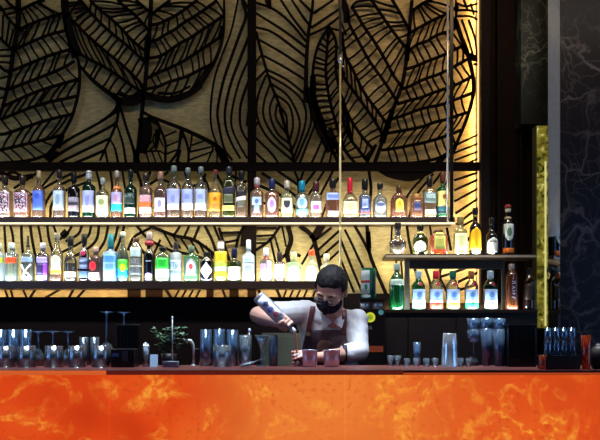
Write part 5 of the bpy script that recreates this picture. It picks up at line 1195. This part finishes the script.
# bottle in the pouring hand
B0, B1 = V(258, 296, 3.49), V(293, 331, 3.47)
ax = (B1 - B0).normalized()
Yv = Vector((0, 1, 0)); Yv = (Yv - ax * Yv.dot(ax)).normalized(); Xv = Yv.cross(ax)
bt = bottle('liquor_bottle', 'white-labelled bottle tilted neck down in the bartender\'s hand', 300, HR - 52, 13.5, 3.49, CZ, None, HR - 34, shoulder=HR - 41, neck=5, n=2, cap='b0b4b8', cap_h=3,
            labels=[(HR - 31, HR - 4, 'd0d4e4', .72), (HR - 29, HR - 24, 'a04858', .4, 'oval'), (HR - 22, HR - 17, '5c74b8', .5, 'oval', .1), (HR - 15, HR - 9, '485884', .5, 'diamond')],
            marks=[(HR - 30, HR - 8, 'b85060', .55, 'lines', .0012)], liquid='e0a880', fill=.35, g=glass('pale_held_glass', 'dce8f4', .45, bodycol='c8d4e8'))
R3 = Matrix((Xv, Yv, ax)).transposed().to_4x4()
bt.matrix_world = Matrix.Translation(B0) @ R3
bt.location = B0; bt.rotation_euler = R3.to_euler()

body = Vol()
# head: skull, jaw, nose, brow, ears
body.ell((0, .008, .028), (.074, .092, .092), HM)
body.ell((0, -.030, -.045), (.056, .058, .062), HM)
body.ell((0, -.045, -.005), (.062, .050, .055), HM)
body.cap((0, -.092, .010), (0, -.108, -.022), .009, .0135, HM); body.ell((-.010, -.100, -.026), (.008, .009, .007), HM); body.ell((.010, -.100, -.026), (.008, .009, .007), HM)
body.cap((-.042, -.082, .022), (.042, -.082, .022), .010, .010, HM)
body.ell((0, -.078, -.082), (.022, .016, .016), HM)
body.cap((-.014, -.088, -.052), (.014, -.088, -.052), .007, .007, HM)
for s_ in (-1, 1):
    body.ell((s_ * .077, .010, -.005), (.009, .018, .030), HM)
    body.ell((s_ * .045, -.062, -.018), (.020, .020, .018), HM)
nk = HM @ Vector((0, .035, -.065))
body.cap(nk, NB + Vector((0, 0, .01)), .056, .060)
# torso
body.chain([NB, CH, WA, PE], [.075, .125, .120, .125])
for s_ in (-1, 1):
    body.cap(CH + Vector((s_ * .05, 0, .02)), WA + Vector((s_ * .03, 0, 0)), .105, .10)
body.cap(SR, NB, .050, .062); body.cap(SL, NB, .050, .062)
body.cap(SR, CH + Vector((-.06, 0, .02)), .055, .09); body.cap(SL, CH + Vector((.06, 0, .02)), .055, .09)
# arms
body.chain([SR, SR.lerp(ER, .5), ER], [.052, .047, .042])
body.chain([ER, ER.lerp(WR, .35), WR], [.046, .047, .030])
body.chain([SL, SL.lerp(EL, .5), EL], [.052, .046, .040])
body.chain([EL, EL.lerp(WL, .35), WL], [.040, .041, .028])
# legs
for s_ in (-1, 1):
    hip = PE + Vector((s_ * .09, 0, -.05)); kn = Vector((hip.x + s_ * .015, 4.02, .50)); an = Vector((kn.x, 4.07, .09)); to = Vector((an.x + s_ * .01, 3.93, .035))
    body.chain([hip, kn, an, to], [.085, .058, .042, .034])
# fingers that close round an axis
def grip(vol, wrist, C, axis, back, rad, spread, lens, rr=.0085, thumb=-1, palm_r=.022):
    """C: point of the axis; back: direction from axis to palm; four fingers stacked along axis wrap to the front"""
    axis = axis.normalized(); back = (back - axis * back.dot(axis)).normalized(); side = axis.cross(back).normalized()
    pc = C + back * (rad + .020)
    vol.cap(wrist, pc, .027, .026)
    n_ = 4
    tops = []
    for i in range(n_):
        o_ = (i - 1.5) * spread
        base = C + axis * o_ + back * (rad + .012) + side * .018
        vol.cap(pc + axis * o_ * .8, base, .0165, .0125)
        tops.append(base)
        pts = []
        tot = lens[i]
        for j in range(4):
            a = math.radians(35 + tot * j / 3)
            pts.append(C + axis * (o_ + .001 * j) + (back * math.cos(a) + side * math.sin(a)) * (rad + rr * .9))
        vol.chain([base] + pts, [.0115, rr * 1.12, rr * 1.05, rr, rr * .86])
    vol.cap(tops[0], tops[-1], .0125, .0125)
    # thumb from the side of the palm
    tb = pc + axis * thumb * spread * 1.3 - side * .012
    a1 = C + axis * thumb * spread * 1.0 + (back * math.cos(math.radians(-55)) + side * math.sin(math.radians(-55))) * (rad + .012)
    a2 = C + axis * thumb * spread * .4 + (back * math.cos(math.radians(-115)) + side * math.sin(math.radians(-115))) * (rad + .010)
    a3 = C + axis * thumb * spread * .1 + (back * math.cos(math.radians(-150)) + side * math.sin(math.radians(-150))) * (rad + .010)
    vol.chain([pc, tb, a1, a2, a3], [.020, .017, .0125, .0105, .009])
gc = B0.lerp(B1, .74)
grip(body, WR, gc, ax, Vector((-.35, 1.0, -.35)), .020, .0185, (175, 185, 180, 165))
jc = Vector((JX, JD, CT + .040))
grip(body, WL, jc, Vector((0, 0, 1)), Vector((.30, 1.0, .1)), .015, .0165, (120, 130, 125, 110), thumb=1)
body_o = body.make('body', skin, man, .0042, 2)

# shirt: torso and sleeves as one soft surface over the body
sh = Vol()
sh.chain([NB + Vector((0, .01, -.015)), CH, WA, PE], [.082, .137, .132, .135])
for s_ in (-1, 1): sh.cap(CH + Vector((s_ * .055, 0, .02)), WA + Vector((s_ * .035, 0, 0)), .117, .112)
sh.cap(SR, NB + Vector((0, .01, -.01)), .064, .070); sh.cap(SL, NB + Vector((0, .01, -.01)), .064, .070)
sh.cap(SR, CH + Vector((-.06, 0, .02)), .067, .10); sh.cap(SL, CH + Vector((.06, 0, .02)), .067, .10)
ce = SR.lerp(ER, .60); sh.chain([SR, SR.lerp(ER, .3), ce], [.066, .064, .066])
sh.cap(SR.lerp(ER, .52), SR.lerp(ER, .64), .068, .060)
sh.chain([SL, SL.lerp(EL, .5), EL], [.066, .062, .058])
cu = EL.lerp(WL, .34); sh.chain([EL, cu], [.056, .050]); sh.cap(EL.lerp(WL, .20), EL.lerp(WL, .32), .055, .053)
from mathutils import noise as mnoise
def folds(p):
    n_ = mnoise.noise(Vector((p.x * 16, p.y * 10, p.z * 26))) * .006 + mnoise.noise(Vector((p.x * 42 + p.z * 30, p.y * 20, p.z * 18))) * .0025
    c_ = Vector((.165, 3.95, 1.2)); d = (p - c_); d.normalize()
    return p + d * n_
shirt = sh.make('shirt', shirtm, man, .006, 3, folds)
# collar
bm = bmesh.new()
for s_ in (-1, 1):
    a0 = NB + Vector((s_ * .045, -.040, .052)); a1 = NB + Vector((s_ * .006, -.083, -.022)); a2 = NB + Vector((s_ * .048, -.092, -.050)); a3 = NB + Vector((s_ * .068, -.056, .012))
    f = [bm.verts.new(p) for p in (a0, a1, a2, a3)]; g_ = [bm.verts.new(p + Vector((0, .007, .002))) for p in (a0, a1, a2, a3)]
    bm.faces.new(f); bm.faces.new(g_[::-1])
    for k in range(4): bm.faces.new((f[k], g_[k], g_[(k + 1) % 4], f[(k + 1) % 4]))
obj('collar', bm, shirtm, shirt)
# apron draped over the shirt front
from mathutils.bvhtree import BVHTree
dg = bpy.context.evaluated_depsgraph_get()
bv = BVHTree.FromPolygons([v.co.copy() for v in shirt.data.vertices], [tuple(p.vertices) for p in shirt.data.polygons])
def front(x, z, dflt):
    h = bv.ray_cast(Vector((x, 2.0, z)), Vector((0, 1, 0)))
    return h[0].y if h[0] is not None else dflt
def drape(name, rows_, mat, parent, off=.007, th=.003, nu=12, ylim=None):
    """rows_: (z, x0, x1) from top to bottom"""
    bm = bmesh.new(); A = []; B = []
    for z, x0, x1 in rows_:
        ra, rb = [], []
        for i in range(nu + 1):
            x = x0 + (x1 - x0) * i / nu; y = front(x, z, 3.90) - off
            if ylim: y = max(y, ylim)
            ra.append([x, y, z]); rb.append([x, y + th, z])
        A.append(ra); B.append(rb)
    for _ in range(3):
        for j in range(1, len(A) - 1):
            for i in range(nu + 1):
                y = min(A[j][i][1], (A[j - 1][i][1] + A[j + 1][i][1] + A[j][max(0, i - 1)][1] + A[j][min(nu, i + 1)][1]) / 4); A[j][i][1] = y; B[j][i][1] = y + th
    a = [[bm.verts.new(p) for p in r] for r in A]; b2 = [[bm.verts.new(p) for p in r] for r in B]
    for j in range(len(a) - 1):
        for i in range(nu):
            bm.faces.new((a[j][i], a[j][i + 1], a[j + 1][i + 1], a[j + 1][i])); bm.faces.new((b2[j + 1][i], b2[j + 1][i + 1], b2[j][i + 1], b2[j][i]))
    rim = [(0, i) for i in range(nu + 1)] + [(j, nu) for j in range(1, len(a))] + [(len(a) - 1, i) for i in range(nu - 1, -1, -1)] + [(j, 0) for j in range(len(a) - 2, 0, -1)]
    for (j0, i0), (j1, i1) in zip(rim, rim[1:] + rim[:1]): bm.faces.new((a[j0][i0], b2[j0][i0], b2[j1][i1], a[j1][i1]))
    return obj(name, bm, mat, parent, True)
kk = 3.80 / F
X_ = lambda px: (px - 300) * kk
Z_ = lambda py: CZ + (HR - py) * kk
apm = pbr('dark_plum_apron', '33192a', .7, bscale=60, vary=.15)
rows_ = [(Z_(330 + i * 3), X_(306 - i * .6), X_(345.5)) for i in range(14)]
ap = drape('apron', rows_, apm, man)
pk = pbr('tan_leather_pocket', '6e4a40', .6)
rp = []
for i in range(9):
    a = -PI / 2 + PI * i / 8; hw = 8 * max(.12, math.cos(a)); rp.append((Z_(347 + 7 * math.sin(a)), X_(325 - hw), X_(325 + hw)))
drape('pocket', rp, pk, ap, .011, .003, 8)
strapm = pbr('oxblood_leather', '5c2a30', .45)
def strap(p0, p1, w_, nm_):
    r_ = []
    for i in range(9):
        t_ = i / 8; x = p0[0] + (p1[0] - p0[0]) * t_; y = p0[1] + (p1[1] - p0[1]) * t_
        r_.append((Z_(y), X_(x - w_ / 2), X_(x + w_ / 2)))
    return drape(nm_, r_, strapm, ap, .011, .003, 3)
s1 = strap((313, 306), (308, 333), 5, 'strap'); s2 = strap((345, 309), (343.5, 336), 5, 'strap')
yb = front(X_(308), Z_(333), 3.8) - .016
bm = bmesh.new(); box(bm, X_(305.6), X_(310.6), yb, yb + .004, Z_(336), Z_(332), .001); obj('buckle', bm, pbr('dull_brass_buckle', '8c7868', .35, .8), s1)
# trousers and shoes
tr = Vol()
for s_ in (-1, 1):
    hip = PE + Vector((s_ * .09, 0, -.05)); kn = Vector((hip.x + s_ * .015, 4.02, .50)); an = Vector((kn.x, 4.07, .10))
    tr.chain([PE + Vector((s_ * .04, 0, .02)), hip, kn, an], [.128, .102, .075, .062])
tr.make('trousers', pbr('black_trousers', '15151a', .8), man, .009, 2)
for s_ in (-1, 1):
    x = PE.x + s_ * .105; vo = Vol(); vo.cap((x, 4.09, .045), (x + s_ * .01, 3.90, .038), .044, .037); vo.make('shoe', pbr('black_shoe', '101012', .4), man, .006, 2)
# hair: a cap that sinks under the scalp below the hairline
bm = bmesh.new(); R = bmesh.ops.create_uvsphere(bm, u_segments=64, v_segments=40, radius=1.0)
for v in bm.verts:
    d = v.co.copy()
    line = -.05 + (.42 if d.y < 0 else -.62) * min(1, abs(d.y) * 1.2) + .10 * abs(d.x) * (1 if d.y < 0 else 0)
    if d.y < -.2: line = .34 + .06 * math.sin(d.x * 5 + 1)
    if abs(d.x) > .75 and -.45 < d.y < .3: line = -.18
    f = max(0, min(1, (d.z - line) / .12 + .5))
    th = .90 + .215 * f + (.045 * mnoise.noise(d * 7) + .030 * mnoise.noise(Vector((d.x * 26, d.y * 9, d.z * 9)))) * f + .05 * f * max(0, d.z)
    v.co = HM @ Vector((d.x * .074 * th, .008 + d.y * .092 * th, .028 + d.z * .092 * th))
m, nt, out = nm('black_hair'); n = nt.nodes
b = n.new('ShaderNodeBsdfPrincipled'); nt.links.new(b.outputs[0], out.inputs[0]); b.inputs['Base Color'].default_value = lin('141114') + (1,); b.inputs['Roughness'].default_value = .7; b.inputs['Specular IOR Level'].default_value = .2
tc = n.new('ShaderNodeTexCoord'); mp = n.new('ShaderNodeMapping'); mp.inputs['Scale'].default_value = (220, 30, 60); nt.links.new(tc.outputs['Object'], mp.inputs[0])
nz = n.new('ShaderNodeTexNoise'); nz.inputs['Scale'].default_value = 1; nt.links.new(mp.outputs[0], nz.inputs[0]); bp = n.new('ShaderNodeBump'); bp.inputs['Strength'].default_value = .8; bp.inputs['Distance'].default_value = .004
nt.links.new(nz.outputs[0], bp.inputs['Height']); nt.links.new(bp.outputs[0], b.inputs['Normal'])
obj('hair', bm, m, man, True)
# mask
mk = Vol(); mk.ell((0, -.034, -.050), (.069, .071, .060), HM); mk.cap((0, -.100, .004), (0, -.112, -.030), .017, .021, HM); mk.cap((0, -.112, -.030), (0, -.098, -.07), .021, .018, HM)
def cutmask(p):
    q = HM.inverted() @ p
    top = .006 - .9 * max(0, abs(q.x) - .016) if abs(q.x) < .05 else -.0246 - .1 * (abs(q.x) - .05)
    if q.z > top: q.z = top; q.y = q.y + .006
    if q.y > -.012: q.y = -.012
    return HM @ q
maskm = pbr('black_face_mask', '1e1e28', .95, spec=.1)
mo = mk.make('face_mask', maskm, man, .005, 2, cutmask)
for s_ in (-1, 1):
    bm = bmesh.new(); tube(bm, [HM @ Vector((s_ * .059, -.03, -.025)), HM @ Vector((s_ * .074, -.01, -.012)), HM @ Vector((s_ * .080, .022, .012))], .0018, 6); obj('ear_loop', bm, maskm, mo, True)
# eyes, brows and glasses
for s_ in (-1, 1):
    bm = bmesh.new(); bmesh.ops.create_uvsphere(bm, u_segments=16, v_segments=10, radius=1.0)
    for v in bm.verts: v.co = HM @ Vector((s_ * .031 + v.co.x * .0125, -.0905 + v.co.y * .006, .001 + v.co.z * .0065))
    obj('eye', bm, pbr('dark_eye', '2a1c1a', .25), man, True)
    bm = bmesh.new(); tube(bm, [HM @ Vector((s_ * .014, -.0965, .020)), HM @ Vector((s_ * .032, -.094, .0255)), HM @ Vector((s_ * .052, -.080, .019))], [.003, .004, .002], 8); obj('eyebrow', bm, m, man, True)
gl = bpy.data.objects.new('spectacles', None); COL.objects.link(gl); gl.parent = man
wire = pbr('thin_gold_wire', '9c8c80', .3, .9)
for s_ in (-1, 1):
    bm = bmesh.new(); pts = []
    for k in range(25):
        a = 2 * PI * k / 24; x, z = sq(a, 3.0); pts.append(HM @ Vector((s_ * .033 + x * .024, -.1095 + abs(s_ * .033 + x * .024) * .12, -.002 + z * .019)))
    tube(bm, pts, .0014, 6, False); tube(bm, [HM @ Vector((s_ * .057, -.1025, .006)), HM @ Vector((s_ * .074, -.09, .006)), HM @ Vector((s_ * .082, .005, .010))], .0013, 6)
    fr_ = obj('frame_ring', bm, wire, gl, True)
    bm = bmesh.new(); vs = [bm.verts.new(p) for p in pts[:-1]]; ws = [bm.verts.new(p + HM.to_3x3() @ Vector((0, .001, 0))) for p in pts[:-1]]
    bm.faces.new(vs); bm.faces.new(ws[::-1])
    for k in range(24): bm.faces.new((vs[k], ws[k], ws[(k + 1) % 24], vs[(k + 1) % 24]))
    obj('lens', bm, glass('lens_glass', 'f0f4f8', .10, gloss=.4, bodycol='b0b8c8'), gl)
bm = bmesh.new(); tube(bm, [HM @ Vector((-.010, -.108, .004)), HM @ Vector((0, -.113, .007)), HM @ Vector((.010, -.108, .004))], .0014, 6); obj('bridge', bm, wire, gl, True)
